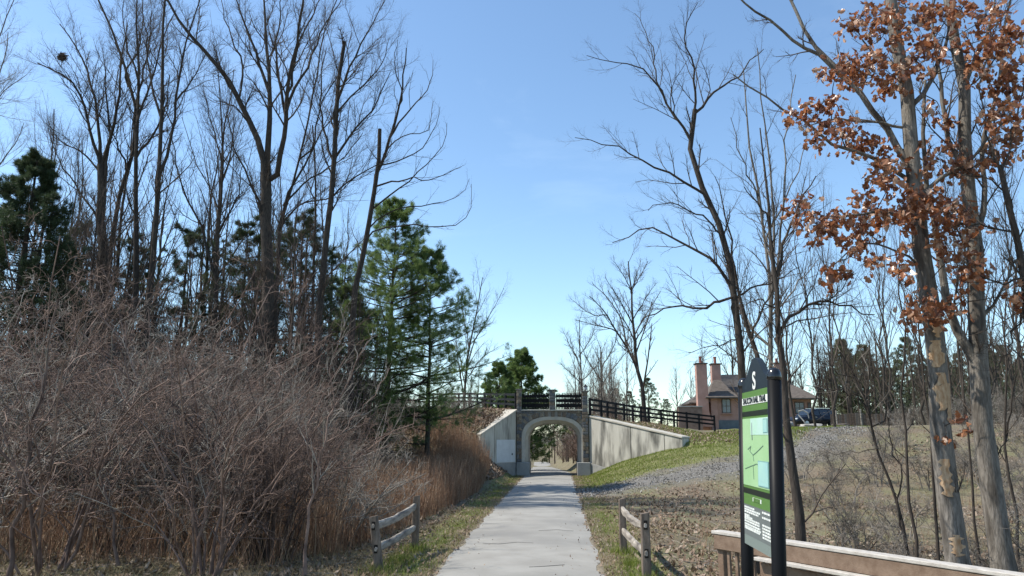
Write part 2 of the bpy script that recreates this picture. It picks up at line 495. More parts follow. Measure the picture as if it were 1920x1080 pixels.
def strip(name, pts, half, mat_, lift, step=0.5, wob=0.06, zfun=None, across=5, crown=0.0):
    pts = np.asarray(pts, float)
    seg = np.r_[0, np.cumsum(np.hypot(*np.diff(pts, axis=0).T))]
    t = np.arange(0, seg[-1], step)
    x = np.interp(t, seg, pts[:, 0]); y = np.interp(t, seg, pts[:, 1])
    k = np.ones(9) / 9
    if len(pts) > 3:
        x = np.convolve(np.pad(x, 4, 'edge'), k, 'valid'); y = np.convolve(np.pad(y, 4, 'edge'), k, 'valid')
    dx, dy = np.gradient(x), np.gradient(y); L = np.hypot(dx, dy)
    nxn, nyn = -dy / L, dx / L
    hf = np.interp(t, seg, half) if np.ndim(half) else np.full(len(t), half)
    rows = []
    for j in range(across):
        u = -1 + 2 * j / (across - 1)
        wv = wob * (np.sin(t * 1.7 + j) + 0.6 * np.sin(t * 4.3 + 2 * j) + 0.5 * np.sin(t * 9.1)) if j in (0, across - 1) else 0
        px = x + nxn * (u * hf + wv); py = y + nyn * (u * hf + wv)
        z = (H(px, py) if zfun is None else zfun(py)) + lift + crown * (1 - u * u) - (0.03 if j in (0, across - 1) else 0)
        rows.append(np.stack([px, py, z], 1))
    V = np.stack(rows, 1).reshape(-1, 3); m = len(t)
    ii = (np.arange(m - 1)[:, None] * across + np.arange(across - 1)[None]).ravel()
    Q = np.stack([ii, ii + across, ii + across + 1, ii + 1], 1)
    return mk(name, V, Q=Q, mat=mat_, smooth=True)


py_ = np.r_[np.arange(-12, 52, 4), np.arange(52, 160, 6)]
px_ = trail(py_)[0]
tag(strip('path', np.stack([px_, py_], 1), 1.5, M['path'], 0.035, wob=0.055, zfun=lambda y: trail(y)[1], crown=0.02), kind='structure')
tag(strip('gravel_driveway', DRV()[:6], [1.2, 1.3, 1.3, 1.1, .9, .5], M['gravel'], 0.016, wob=0.25, across=7), kind='structure')
# cracks in the path
ck = MB()
for cpts in ([P(865, 1069, 13.2), P(890, 1067, 13.3), P(917, 1068, 13.3)], [P(992, 1047, 14.5), P(1020, 1046, 14.6), P(1058, 1043, 14.8)], [P(905, 1010, 17.6), P(935, 1013, 17.5), P(970, 1009, 17.8), P(1000, 1011, 17.7)], [P(1010, 985, 20), P(1045, 983, 20.2), P(1075, 986, 20)]):
    for a, c_ in zip(cpts[:-1], cpts[1:]):
        ck.bar((a[0], a[1], 0.0565), (c_[0], c_[1], 0.0565), 0.022, 0.003)
tag(ck.build('path_crack', mat('crack_filler', (0.05, 0.048, 0.045), None)), kind='structure')


# ------------------------------------------------------------------ bridge
SX = -0.41
br = empty('stone_arch_bridge', (SX, 49, 0))
tag(br, 'stone faced arch bridge carrying a fenced crossing over the path', 'bridge')
Y0, Y1 = 49.0, 52.6


def arch(hw, spring, crown, n_=28, e=2.5):
    """Opening outline from the left foot over the crown to the right foot."""
    pts = [(SX - hw, 0.0)]
    for i in range(n_ + 1):
        a = PI - PI * i / n_
        ca, sa = math.cos(a), math.sin(a)
        pts.append((SX + hw * math.copysign(abs(ca) ** (2 / e), ca), spring + (crown - spring) * abs(sa) ** (2 / e)))
    pts.append((SX + hw, 0.0))
    return pts


inn = arch(1.62, 2.15, 3.30)
mid = arch(1.80, 2.20, 3.50)
out = arch(2.02, 2.28, 3.72)


def band(a, ya, b_, yb):
    vs = [(x, ya, z) for x, z in a] + [(x, yb, z) for x, z in b_]
    k = len(a)
    return vs, [(i, i + 1, k + i + 1, k + i) for i in range(k - 1)]


mb = MB()
for a, ya, b_, yb in ((inn, Y1, inn, Y0 + 0.42), (inn, Y0 + 0.42, mid, Y0 + 0.12), (mid, Y0 + 0.12, mid, Y0 - 0.02), (mid, Y0 - 0.02, out, Y0 - 0.05), (out, Y0 - 0.05, out, Y0 + 0.1)):
    mb.add(*band(a, ya, b_, yb))
mb.build('arch_ring', M['concrete_pale'], br)

# masonry body around the opening: front, back, ends, deck
XL, XR, ZT = -2.74, 1.86, 4.08
body = MB()
for yf, prof in ((Y0, arch(2.0, 2.27, 3.70)), (Y1, inn)):
    k = len(prof)
    top = [(XL, 0.0)] + [(XL + (XR - XL) * i / (k - 3), ZT) for i in range(k - 2)] + [(XR, 0.0)]
    vs = [(x, yf, z) for x, z in prof] + [(x, yf, z) for x, z in top]
    body.add(vs, [(i, i + 1, k + i + 1, k + i) for i in range(k - 1)])
body.add([(XL, Y0, 0), (XL, Y1, 0), (XL, Y1, ZT), (XL, Y0, ZT)], [(0, 1, 2, 3)])
body.add([(XR, Y0, 0), (XR, Y1, 0), (XR, Y1, ZT), (XR, Y0, ZT)], [(0, 1, 2, 3)])
body.add([(XL, Y0, ZT), (XR, Y0, ZT), (XR, Y1, ZT), (XL, Y1, ZT)], [(0, 1, 2, 3)])
body.build('masonry', M['mortar'], br)
# coping ledge under the pickets, plinths
MB().box((SX - 0.03, Y0 + 0.08, ZT + 0.045), (4.2, 0.34, 0.09)).build('coping', M['concrete_pale'], br, 0.012)
for sx, wx in ((SX - 1.93, 0.84), (SX + 1.93, 0.84)):
    MB().box((sx, Y0 + 0.9, 0.42), (wx, 2.3, 0.84)).build('plinth', M['concrete_dark'], br, 0.03)


def stone(c, sx, sy, sz, rz=0.0, tilt=0.0):
    hx, hy, hz = sx / 2, sy / 2, sz / 2
    r = random.uniform
    q = min(sx, sz) * 0.16
    vs = []
    for y, k in ((0.0, 0), (-hy * 1.4, 0), (-hy * 2 * r(0.85, 1.15), 1)):
        for x, z in ((-1, -1), (1, -1), (1, 1), (-1, 1)):
            vs.append((x * (hx - k * q) + r(-.012, .012), y, z * (hz - k * q) + r(-.012, .012)))
    fs = [(8, 9, 10, 11)]
    for a in (0, 4):
        fs += [(a + i, a + (i + 1) % 4, a + 4 + (i + 1) % 4, a + 4 + i) for i in range(4)]
    ct, st = math.cos(tilt), math.sin(tilt)
    vs = [(c[0] + x * ct - z * st, c[1] + y, c[2] + x * st + z * ct) for x, y, z in vs]
    MB().add(vs, fs).build('stone', random.choice(M['stones']), br)


OUT = [(x - SX, z) for x, z in out]


def ring_z(x, grow):
    """Height of the ring's outer edge (grown) at x, or None outside it."""
    t = abs(x - SX) / (2.02 + grow)
    if t >= 1: return None
    return 2.28 + (1.44 + grow) * (1 - t ** 2.5) ** (1 / 2.5)


# voussoirs
for i in range(19):
    a = PI * (0.135 + 0.73 * i / 18)
    ca, sa = math.cos(a), math.sin(a)
    px = SX + 2.20 * math.copysign(abs(ca) ** 0.8, ca); pz = 2.28 + 1.60 * abs(sa) ** 0.8
    nrm = math.atan2(abs(sa) ** 1.2 / 1.6, math.copysign(abs(ca) ** 1.2, ca) / 2.2) - PI / 2
    stone((px, Y0, pz), 0.22, 0.055, 0.31 if i != 9 else 0.40, tilt=nrm)
# spandrel courses
z = ZT - 0.17 * 9
while z < ZT - 0.08:
    hh = 0.17
    x = XL + 0.34
    while x < XR - 0.36:
        ww = random.uniform(0.16, 0.3); ww = min(ww, XR - 0.36 - x)
        ok = ww > 0.1
        for xx in (x, x + ww / 2, x + ww):
            rz_ = ring_z(xx, 0.30)
            if rz_ is not None and z < rz_ - 0.04: ok = False
        if ok: stone((x + ww / 2, Y0, z + hh / 2), ww - 0.025, 0.045, hh - 0.025)
        x += ww
    z += hh
# the three piers
for cx, wd, zb, zt in ((XL + 0.15, 0.32, 0.86, 5.42), (XR - 0.19, 0.37, 0.86, 5.30), (SX - 0.02, 0.40, ZT + 0.1, 5.38)):
    dp = 0.40 if zb < 2 else 0.3
    MB().box((cx, Y0 + dp / 2 - 0.06, (zb + zt) / 2), (wd - 0.03, dp, zt - zb)).build('pier_core', M['mortar'], br)
    z = zb
    while z < zt - 0.05:
        hh = min(random.uniform(0.17, 0.27), zt - z)
        if wd > 0.3 and random.random() < 0.45:
            sp_ = random.uniform(0.4, 0.6) * wd
            stone((cx - wd / 2 + sp_ / 2, Y0 - 0.06, z + hh / 2), sp_ - 0.02, 0.04, hh - 0.022)
            stone((cx + sp_ / 2, Y0 - 0.06, z + hh / 2), wd - sp_ - 0.02, 0.04, hh - 0.022)
        else:
            stone((cx, Y0 - 0.06, z + hh / 2), wd - 0.01, 0.04, hh - 0.022)
        z += hh
    MB().box((cx, Y0 + dp / 2 - 0.08, zt + 0.035), (wd + 0.09, dp + 0.1, 0.07)).build('cap_stone', M['stones'][0], br, 0.015)


# pickets between the piers
def picket_panel(x0, x1, label):
    e = empty('picket_fence', ((x0 + x1) / 2, Y0 + 0.05, ZT + 0.09))
    tag(e, label, 'fence', 'picket fences on the bridge')
    for zr, hz in ((4.42, 0.22), (4.74, 0.2), (5.03, 0.16)):
        MB().box(((x0 + x1) / 2, Y0 + 0.09, zr), (x1 - x0, 0.04, hz)).build('rail', M['black'], e)
    k = int((x1 - x0) / 0.098)
    for i in range(k):
        xp = x0 + (i + 0.5) * (x1 - x0) / k; zt = 5.22 + random.uniform(-.03, .03)
        MB().prism([(xp - .034, Y0 + .035, 4.19), (xp + .034, Y0 + .035, 4.19), (xp + .034, Y0 + .035, zt - .05), (xp, Y0 + .035, zt + .03), (xp - .034, Y0 + .035, zt - .05)], (0, .03, 0)).build('picket', M['black'], e)


picket_panel(XL + 0.33, SX - 0.24, 'black picket fence between the left and middle stone piers of the bridge')
picket_panel(SX + 0.2, XR - 0.39, 'black picket fence between the middle and right stone piers of the bridge')

# lantern on its pole behind the right pier
lp = empty('lantern_post', (XR - 0.22, Y0 + 1.2, 3.8))
tag(lp, 'small black lantern on a thin post behind the right bridge pier', 'lamp')
c = P(1098, 728, Y0 + 1.2)
MB().lathe((c[0], c[1], 0), [(0.035, 3.8), (0.03, c[2] - 0.1)], 8).build('post', M['black'], lp)
MB().lathe((c[0], c[1], c[2]), [(0.05, -0.12), (0.11, -0.08), (0.13, 0.1)], 10).build('glass', mat('lantern_glass', (0.35, 0.38, 0.42), None, rough=0.2), lp)
MB().lathe((c[0], c[1], c[2]), [(0.16, 0.1), (0.1, 0.17), (0.02, 0.24), (0.015, 0.3)], 10).build('hood', M['black'], lp)


# wing walls
def wing(name, label, a, b_, z0, z1, cuts, front):
    """Wall from a to b, its top falling from z0 to z1, cut into panels with open joints."""
    a, b_ = np.array(a), np.array(b_)
    d = (b_ - a) / np.linalg.norm(b_ - a); nb = np.array([-d[1], d[0]])
    if nb @ np.array([0, 1.0]) < 0: nb = -nb
    e = empty(name, (*a, 0)); tag(e, label, 'wall', 'concrete wing walls of the bridge')
    L = np.linalg.norm(b_ - a)
    for t0, t1 in zip(cuts[:-1], cuts[1:]):
        u0, u1 = t0 * L + 0.02, t1 * L - 0.02
        p0, p1 = a + d * u0, a + d * u1
        h0, h1 = z0 + (z1 - z0) * t0, z0 + (z1 - z0) * t1
        MB().prism([(*p0, -0.6), (*p1, -0.6), (*p1, h1), (*p0, h0)], (nb[0] * 0.8, nb[1] * 0.8, 0)).build('wall_panel', M['concrete'], e, 0.012)
    p0, p1 = a + d * 0.01 - nb * 0.06, b_ - nb * 0.06
    q = [(*p0, z0 + 0.004), (*p1, z1 + 0.004), (*p1, z1 + 0.11), (*p0, z0 + 0.11)]
    MB().prism(q, (nb[0] * 0.92, nb[1] * 0.92, 0)).build('coping', M['concrete_pale'], e, 0.012)
    return e, d, nb


wr_, dr, nr = wing('wing_wall', 'long sunlit concrete wing wall sloping down into the green bank', (1.88, 49.05), (7.15, 44.87), 3.68, 2.34, (0, 0.47, 0.82, 1.0), 1)
wl_, dl, nl = wing('wing_wall', 'short shaded concrete wing wall with a pale panel beside brown bank', (-2.76, 49.05), (-4.75, 45.5), 4.08, 2.5, (0, 0.62, 1.0), 1)
# lower footing band on the right wing
f0 = np.array([1.9, 48.99]) - nr * 0.07; f1 = f0 + dr * 1.4
MB().prism([(*f0, -0.3), (*f1, -0.3), (*f1, 0.5), (*f0, 0.82)], (nr[0] * .08, nr[1] * .08, 0)).build('footing', M['concrete_dark'], wr_)
f0 = np.array([-2.78, 48.99]) - nl * 0.05
MB().prism([(*f0, -0.3), (*(f0 + dl * 2.6), -0.3), (*(f0 + dl * 2.6), 0.82), (*f0, 0.82)], (nl[0] * .06, nl[1] * .06, 0)).build('footing', M['concrete_dark'], wl_)
g0 = np.array([-2.80, 49.0]) + dl * 0.15 - nl * 0.03
MB().prism([(*g0, 0.86), (*(g0 + dl * 2.1), 0.86), (*(g0 + dl * 2.1), 2.25), (*g0, 2.25)], (nl[0] * .04, nl[1] * .04, 0)).build('access_panel', M['panel'], wl_, 0.006)
g1 = g0 + dl * 0.3 - nl * 0.02
MB().prism([(*g1, 1.3), (*(g1 + dl * .1), 1.3), (*(g1 + dl * .1), 1.4), (*g1, 1.4)], (nl[0] * .03, nl[1] * .03, 0)).build('latch', M['black'], wl_)
g2 = np.array([-2.80, 49.0]) + dl * 0.55
MB().prism([(*g2, 2.55), (*(g2 + dl * .35), 2.55), (*(g2 + dl * .35), 3.15), (*g2, 3.2)], (nl[0] * .03, nl[1] * .03, 0)).build('stain_plate', M['concrete_dark'], wl_)  # thin plate added to stand for a dark stain on the wall


# black three rail fences on the banks
def rail_fence(label, pts, hgt, group):
    b0 = pts[0]
    e = empty('rail_fence', (b0[0], b0[1], b0[2])); tag(e, label, 'fence', group)
    tops = []
    for i, p in enumerate(pts):
        h = hgt * random.uniform(0.97, 1.04)
        MB().box((p[0], p[1], p[2] + h / 2 - 0.15), (0.13, 0.13, h + 0.3), rz=0.5).build('post', M['black'], e)
    for p, q in zip(pts[:-1], pts[1:]):
        for f in (0.30, 0.60, 0.92):
            MB().bar((p[0], p[1] - .08, p[2] + hgt * f), (q[0], q[1] - .08, q[2] + hgt * f), 0.035, 0.15).build('rail', M['black'], e)
    return e


def on_ground(px, py, Y, dz=0):
    p = P(px, py, Y); return (p[0], p[1], float(H(p[0], p[1])) + dz)


fr = []
for px, D in ((1106, 49.6), (1127, 51), (1139, 53), (1154.5, 55), (1170.5, 57), (1186.5, 59), (1202, 60.5), (1216, 62), (1240, 63.5), (1264, 64.5), (1288, 65), (1311, 65.3), (1340, 65.5)):
    t = (px - 1103) / 237.0
    p = P(px, 777 + 26 * t, D); g = float(H(p[0], p[1]))
    fr.append((p[0], p[1], p[2]))
rail_fence('black rail fence running down the bank from the right bridge pier', fr, 1.06, 'black rail fences on the banks')
fl_ = []
for px, py, D in ((967, 768, 50), (948, 766, 52.6), (934, 765, 55), (921, 764, 57.5), (909, 762, 60), (895, 761, 62.5), (880, 760, 64), (860, 760, 65), (836, 760, 66), (812, 760, 67), (786, 760, 68)):
    p = P(px, py, D); fl_.append(tuple(p))
rail_fence('black rail fence on the brown bank left of the bridge', fl_, 1.06, 'black rail fences on the banks')
# ------------------------------------------------------------------ split rail fences by the path
def tube_box(path, wd, th, jit=0.0):
    """Rough rail: rectangular section swept along points, a little uneven."""
    vs, fs = [], []
    path = [Vector(p) for p in path]
    for i, p in enumerate(path):
        t = (path[min(i + 1, len(path) - 1)] - path[max(i - 1, 0)]).normalized()
        r = t.cross(Vector((0, 0, 1))).normalized(); u = r.cross(t)
        w_ = wd * (1 + random.uniform(-jit, jit)); h_ = th * (1 + random.uniform(-jit, jit))
        if i in (0, len(path) - 1): w_ *= .55; h_ *= .55
        for a, b_ in ((-1, -.7), (-.5, -1), (.6, -1), (1, -.5), (1, .6), (.5, 1), (-.6, 1), (-1, .5)):
            vs.append(p + r * (a * w_ / 2) + u * (b_ * h_ / 2))
    for i in range(len(path) - 1):
        for k in range(8):
            fs.append((i * 8 + k, i * 8 + (k + 1) % 8, i * 8 + 8 + (k + 1) % 8, i * 8 + 8 + k))
    fs += [tuple(range(7, -1, -1)), tuple(range(len(path) * 8 - 8, len(path) * 8))]
    return vs, fs


def split_rail(label, near, far, hn, hf, lean_n, lean_f, sag_top, out):
    e = empty('split_rail_fence', near); tag(e, label, 'fence', 'split rail fences beside the path')
    N, F = Vector(near), Vector(far)
    run = (F - N).normalized()
    tops = {}
    for nm, p, h, ln in (('n', N, hn, lean_n), ('f', F, hf, lean_f)):
        top = p + Vector((ln, 0, h)); tops[nm] = (p, top)
        vs, fs = [], []
        for t in np.linspace(-0.25, 1, 7):
            c = p + (top - p) * t
            k = 0.075 * (1 + random.uniform(-.06, .06))
            for a, b_ in ((-1, -.75), (-.75, -1), (.75, -1), (1, -.75), (1, .75), (.75, 1), (-.75, 1), (-1, .75)):
                vs.append(c + Vector((a * k, b_ * k * .85, 0.015 * a if t == 1 else 0)))
        for i in range(6):
            for q in range(8): fs.append((i * 8 + q, i * 8 + (q + 1) % 8, i * 8 + 8 + (q + 1) % 8, i * 8 + 8 + q))
        fs.append(tuple(range(48, 56)))
        po = MB().add(vs, fs).build('post', M['wood_post'], e, rel=near)
        # mortise holes on the outward face, shade painted as dark blocks, rail end through
        for f in (0.42, 0.83):
            c = p + (top - p) * f - run * (0.066 if nm == 'n' else -0.066)
            MB().box(c - N, (0.062, 0.012, 0.15)).build('mortise', M['wood_hole'], po)
    for f, sg in ((0.42, 0.02), (0.83, sag_top)):
        a = tops['n'][0] + (tops['n'][1] - tops['n'][0]) * f - run * 0.10
        b_ = tops['f'][0] + (tops['f'][1] - tops['f'][0]) * f + run * 0.10
        path = []
        for t in np.linspace(0, 1, 12):
            c = a + (b_ - a) * t; c.z -= sg * 4 * t * (1 - t)
            c.x += random.uniform(-.008, .008); c.z += random.uniform(-.007, .007)
            path.append(c)
        vs, fs = tube_box(path, 0.085, 0.135, 0.14)
        MB().add(vs, fs).build('rail', M['wood_grey'], e, rel=near)
    return e


a = G(711, 1072); a[2] = H(a[0], a[1]); b_ = G(777, 1031); b_[2] = H(b_[0], b_[1])
split_rail('weathered split rail fence, leaning, on the grass left of the path', a, b_, float(P(697, 967, a[1])[2]), float(P(780, 930, b_[1])[2]), -0.14, 0.02, 0.06, 1)
a = G(1213, 1092); a[2] = H(a[0], a[1]); b_ = G(1169, 1037); b_[2] = H(b_[0], b_[1])
split_rail('upright split rail fence with a sagging top rail right of the path', a, b_, float(P(1212, 962, a[1])[2]), float(P(1169, 935, b_[1])[2]), 0.0, 0.0, 0.09, -1)

# ------------------------------------------------------------------ trail sign
sgx = 1.68
M['cap_black'] = mat('sign_post_cap', (0.01, 0.01, 0.011), None, rough=0.2, spec=0.6)
YN, YF = 6.0, 6.97
sg = empty('trail_sign', (sgx, 6.55, 0))
tag(sg, 'tall green trail map sign between two black posts near the railing', 'sign')
gz = float(H(sgx, 6.5))
for y in (YN, YF):
    zt = P(1454, 700, YN)[2] if y == YN else P(1398, 718, YF)[2]
    po = MB().lathe((sgx, y, 0), [(0.054, gz - 0.3), (0.054, zt - 0.05)], 20).build('post', M['sign_black'], sg, smooth=False)
    for f in po.data.polygons: f.use_smooth = len(f.vertices) == 4
    cp = MB().lathe((sgx, y, zt), [(0.05, -0.05), (0.056, -0.048), (0.056, -0.02), (0.05, 0.012), (0.036, 0.036), (0.012, 0.046)], 20).build('cap', M['cap_black'], po, smooth=True, rel=(sgx, 6.55, 0))


def zz(py): return float(P(1437, py, YN + 0.06)[2])


S_NAVY = mat('sign_slate', (0.014, 0.021, 0.028), None, rough=0.5)
S_GREEN = mat('sign_green', (0.075, 0.155, 0.04), (0.085, 0.17, 0.046), 2, 0.45)
S_DARK = mat('sign_dark_band', (0.012, 0.016, 0.011), None, rough=0.5)
S_WHITE = mat('sign_white', (0.62, 0.64, 0.60), None, rough=0.5)
S_MAP = mat('sign_map_green', (0.25, 0.41, 0.21), (0.31, 0.47, 0.26), 1.2, 0.45)
S_SKY = mat('sign_map_pale', (0.42, 0.55, 0.55), (0.33, 0.52, 0.38), 1.6, 0.45)
S_GREY = mat('sign_grey', (0.10, 0.115, 0.115), (0.12, 0.135, 0.13), 2, 0.5)
S_LOW = mat('sign_lower_grey', (0.15, 0.18, 0.165), None, rough=0.5)
S_INK = mat('sign_map_line', (0.10, 0.17, 0.12), None, rough=0.6)
S_BLUE = mat('sign_map_inset', (0.24, 0.42, 0.42), (0.30, 0.48, 0.42), 3, 0.5)
S_RIM = mat('sign_inset_rim', (0.16, 0.29, 0.28), None, rough=0.5)
y0, y1 = YN + 0.055, YF - 0.055


def plate(name, m_, za, zb, ya=y0, yb=y1, lift=0.0, th=0.02, parent=sg):
    return MB().box((sgx - 0.012 - lift - th / 2, (ya + yb) / 2, (za + zb) / 2), (th, yb - ya, abs(zb - za))).build(name, m_, parent, rel=(sgx, 6.55, 0))


zbot = zz(1047)
MB().box((sgx + 0.005, (y0 + y1) / 2, (zz(726) + zbot) / 2), (0.03, y1 - y0, zz(726) - zbot)).build('backing_board', S_DARK, sg)
# crest with its arched top
crest = []
zc0 = zz(725)
for i in range(25):
    t = -1 + 2 * i / 24
    hgt = 0.10 + 0.175 * (0.5 + 0.5 * math.cos(PI * min(1, abs(t) / 0.86))) ** 0.85
    crest.append((sgx - 0.03, (y0 + y1) / 2 + t * (y1 - y0) / 2, zc0 + hgt))
poly = [(sgx - 0.03, y0, zc0), *crest, (sgx - 0.03, y1, zc0)]
MB().prism(poly, (0.05, 0, 0)).build('crest', S_NAVY, sg)
plate('green_band', S_GREEN, zz(725.3), zz(766))
nb_ = plate('name_bar', S_WHITE, zz(738), zz(752.5), y0 + 0.015, y1 - 0.01, 0.018, 0.006)
plate('dark_band', S_DARK, zz(766.2), zz(776), lift=0.004)
plate('green_band', S_GREEN, zz(776.2), zz(926))
mp_ = plate('map_board', S_MAP, zz(781), zz(920), y0 + 0.012, y1 - 0.012, 0.018, 0.006)
plate('dark_band', S_DARK, zz(926.2), zz(937), lift=0.004)
plate('green_band', S_GREEN, zz(937.2), zz(961))
plate('title_plate', S_WHITE, zz(943), zz(951), y0 + 0.28, y1 - 0.31, 0.018, 0.004)
tx = plate('text_board', S_GREY, zz(961.2), zz(1026))
plate('lower_board', S_LOW, zz(1026.2), zbot)


def text(body, size, loc, m_, parent, bold=0.0, sx=1.0, name='lettering'):
    cu = bpy.data.curves.new(name, 'FONT'); cu.body = body; cu.size = size; cu.align_x = 'CENTER'; cu.align_y = 'CENTER'
    cu.extrude = 0.0015; cu.offset = bold
    t = bpy.data.objects.new(name, cu); COL.objects.link(t)
    bpy.context.view_layer.update()
    me = bpy.data.meshes.new_from_object(t.evaluated_get(bpy.context.evaluated_depsgraph_get()))
    bpy.data.objects.remove(t)
    # text x runs along -Y, its normal looks along -X
    for v in me.vertices:
        x, y, z = v.co
        v.co = Vector((loc[0] - z, loc[1] - x * sx, loc[2] + y)) - Vector((sgx, 6.55, 0))
    me.materials.clear(); me.materials.append(m_)
    o = bpy.data.objects.new(name, me); COL.objects.link(o); o.parent = parent
    if name == 'lettering': o['kind'] = 'stuff'
    return o


ym = (y0 + y1) / 2
text('S', 0.205, (sgx - 0.034, ym + 0.0, zz(710.5) + 0.012), S_WHITE, sg, 0.004, 1.15, 'emblem')
text('SAUCON RAIL TRAIL', 0.072, (sgx - 0.0385, ym, (zz(738) + zz(752.5)) / 2), S_NAVY, nb_, 0.0015, 1.12)


def flat_line(name, pts, wd, m_, parent, lift=0.0255):
    mb = MB()
    if name == 'text_line':
        (ya, za), (yb, zb) = pts; t = ya; q = []
        while t > yb:
            wl = random.uniform(.02, .07); q.append(((t, za), (max(t - wl, yb), zb))); t -= wl + .012
    else: q = list(zip(pts[:-1], pts[1:]))
    for (ya, za), (yb, zb) in q:
        mb.bar((sgx - 0.012 - lift, ya, za), (sgx - 0.012 - lift, yb, zb), wd, 0.003, up=(1, 0, 0))
    o = mb.build(name, m_, parent, rel=(sgx, 6.55, 0))
    if name == 'text_line': o['kind'] = 'stuff'
    return o


# printed map: pale top, lines, two insets
plate('map_field', S_SKY, zz(782), zz(815), y0 + 0.014, y1 - 0.3, 0.0245, 0.002, mp_)
plate('map_inset', S_RIM, zz(784), zz(812), y0 + 0.02, y0 + 0.16, 0.0245, 0.003, mp_)
plate('map_inset', S_BLUE, zz(786), zz(810), y0 + 0.035, y0 + 0.145, 0.0278, 0.002, mp_)
plate('map_inset', S_RIM, zz(866), zz(917), y0 + 0.02, y0 + 0.34, 0.0245, 0.003, mp_)
plate('map_inset', S_BLUE, zz(868), zz(915), y0 + 0.035, y0 + 0.325, 0.0278, 0.002, mp_)


def W(u, py): return (y1 - u * (y1 - y0), zz(py))


flat_line('map_line', [W(.22, 845), W(.35, 838), W(.3, 848), W(.42, 856), W(.55, 850), W(.8, 836)], 0.007, S_INK, mp_)
flat_line('map_line', [W(.42, 856), W(.45, 868)], 0.007, S_INK, mp_)
flat_line('map_line', [W(.1, 886), W(.3, 880), W(.55, 873), W(.78, 880)], 0.006, S_INK, mp_)
flat_line('map_line', [W(.42, 877), W(.44, 905)], 0.007, S_INK, mp_)
flat_line('map_line', [W(.4, 790), W(.4, 825)], 0.02, S_LOW, mp_)
for py, ua, ub in ((970, .03, .42), (975, .03, .62), (980, .03, .56), (987, .03, .22), (991, .03, .33), (995, .03, .6), (1000, .03, .6), (1006, .03, .62), (1011, .03, .64), (1015, .03, .6)):
    flat_line('text_line', [W(ua, py - 3), W(ub, py - 3)], 0.014, S_WHITE, tx, 0.0215)
flat_line('text_line', [(y1 - .34, zz(947)), (y0 + .31, zz(947))], 0.03, S_GREEN, sg, 0.0235)
for py in (970, 980, 995, 1001, 1007, 1013, 1019):
    flat_line('text_line', [W(.70, py - 3), W(.97, py - 3)], 0.014, S_WHITE, tx, 0.0215)

sg.location = (1.567, 6.55, 0); sg.rotation_euler = (0, math.radians(2.4), 0)

# ------------------------------------------------------------------ wooden railing
zr = 1.2
A0 = G(1347, 994, zr); B0 = G(1920, 1076, zr)
A0 = np.array([A0[0], A0[1]]); B0 = np.array([B0[0], B0[1]])
B0 = B0 + (B0 - A0) * 0.25
dv = (B0 - A0) / np.linalg.norm(B0 - A0); nv = np.array([dv[1], -dv[0]])      # towards the camera side
if nv @ (-A0) < 0: nv = -nv
RLEN = float(np.linalg.norm(B0 - A0))
rl = empty('wooden_railing', (*A0, -0.3))
tag(rl, 'brown wooden railing with a bleached cap board behind the trail sign', 'railing')


def rb(name, s0, s1, off, zc, wd, th, m_, bev=0.006):
    p = A0 + dv * s0 + nv * off; q = A0 + dv * s1 + nv * off
    return MB().bar((*p, zc), (*q, zc), wd, th).build(name, m_, rl, bev)


rb('cap_board', -0.03, RLEN, 0.02, zr - 0.02, 0.17, 0.04, M['deck_top'])
rb('upper_board', 0.0, RLEN, 0.075, zr - 0.135, 0.04, 0.18, M['deck_brown'])
rb('grab_rail', 0.75, RLEN, 0.15, zr - 0.245, 0.10, 0.04, M['deck_top'])
rb('lower_board', 0.75, RLEN, 0.075, zr - 0.44, 0.04, 0.29, M['deck_brown'])
rb('bottom_rail', 0.0, RLEN, 0.075, 0.12, 0.04, 0.14, M['deck_brown'])
for s_ in (0.06, 1.5, 3.0, RLEN - 0.1):
    p = A0 + dv * s_
    MB().box((*p, 0.38), (0.10, 0.10, 1.36), rz=math.atan2(dv[1], dv[0])).build('post', M['deck_brown'], rl, 0.006)
i = 0
s_ = 0.2
while s_ < RLEN - 0.15:
    p = A0 + dv * s_ + nv * 0.035
    MB().box((*p, 0.52), (0.04, 0.035, 0.95), rz=math.atan2(dv[1], dv[0])).build('baluster', M['deck_brown'], rl)
    s_ += 0.135
p = A0 + dv * 2.02 + nv * 0.11
MB().box((*p, zr - 0.40), (0.085, 0.05, 0.26), rz=math.atan2(dv[1], dv[0])).build('bracket', M['zinc'], rl, 0.004)

# ------------------------------------------------------------------ house on the rise
HD = 79.0
ST = mat('pink_stucco', (0.34, 0.20, 0.16), (0.42, 0.255, 0.21), 1.4, 0.9, 0.15, 20)
RF = mat('brown_shingle_roof', (0.075, 0.062, 0.052), (0.13, 0.11, 0.095), 3, 0.9, 0.4, 12, stretch=(1, 1, 5))
RFD = mat('dark_roof', (0.05, 0.045, 0.043), (0.085, 0.078, 0.072), 3, 0.9, 0.4, 12, stretch=(1, 1, 5))
CLAY = mat('clay_chimney_pot', (0.28, 0.10, 0.075), None, rough=0.85)
GLASS = mat('window_glass', (0.10, 0.13, 0.17), None, rough=0.08, spec=0.7)
FRM = mat('brown_window_frame', (0.10, 0.07, 0.055), None, rough=0.7)
BASE = mat('blue_grey_base', (0.10, 0.125, 0.14), (0.14, 0.165, 0.18), 2, 0.9)


def hp(px, py, dy=0.0): return P(px, py, HD + dy)


hs = empty('stucco_house', hp(1400, 800))
tag(hs, 'pink stucco house with brown hipped roofs and tall chimneys on the rise', 'house')
zg = 2.5


def block(name, m_, xa, xb, ya, yb, za, zb, bevel=0):
    return MB().box(((xa + xb) / 2, (ya + yb) / 2, (za + zb) / 2), (xb - xa, yb - ya, zb - za)).build(name, m_, hs, bevel)


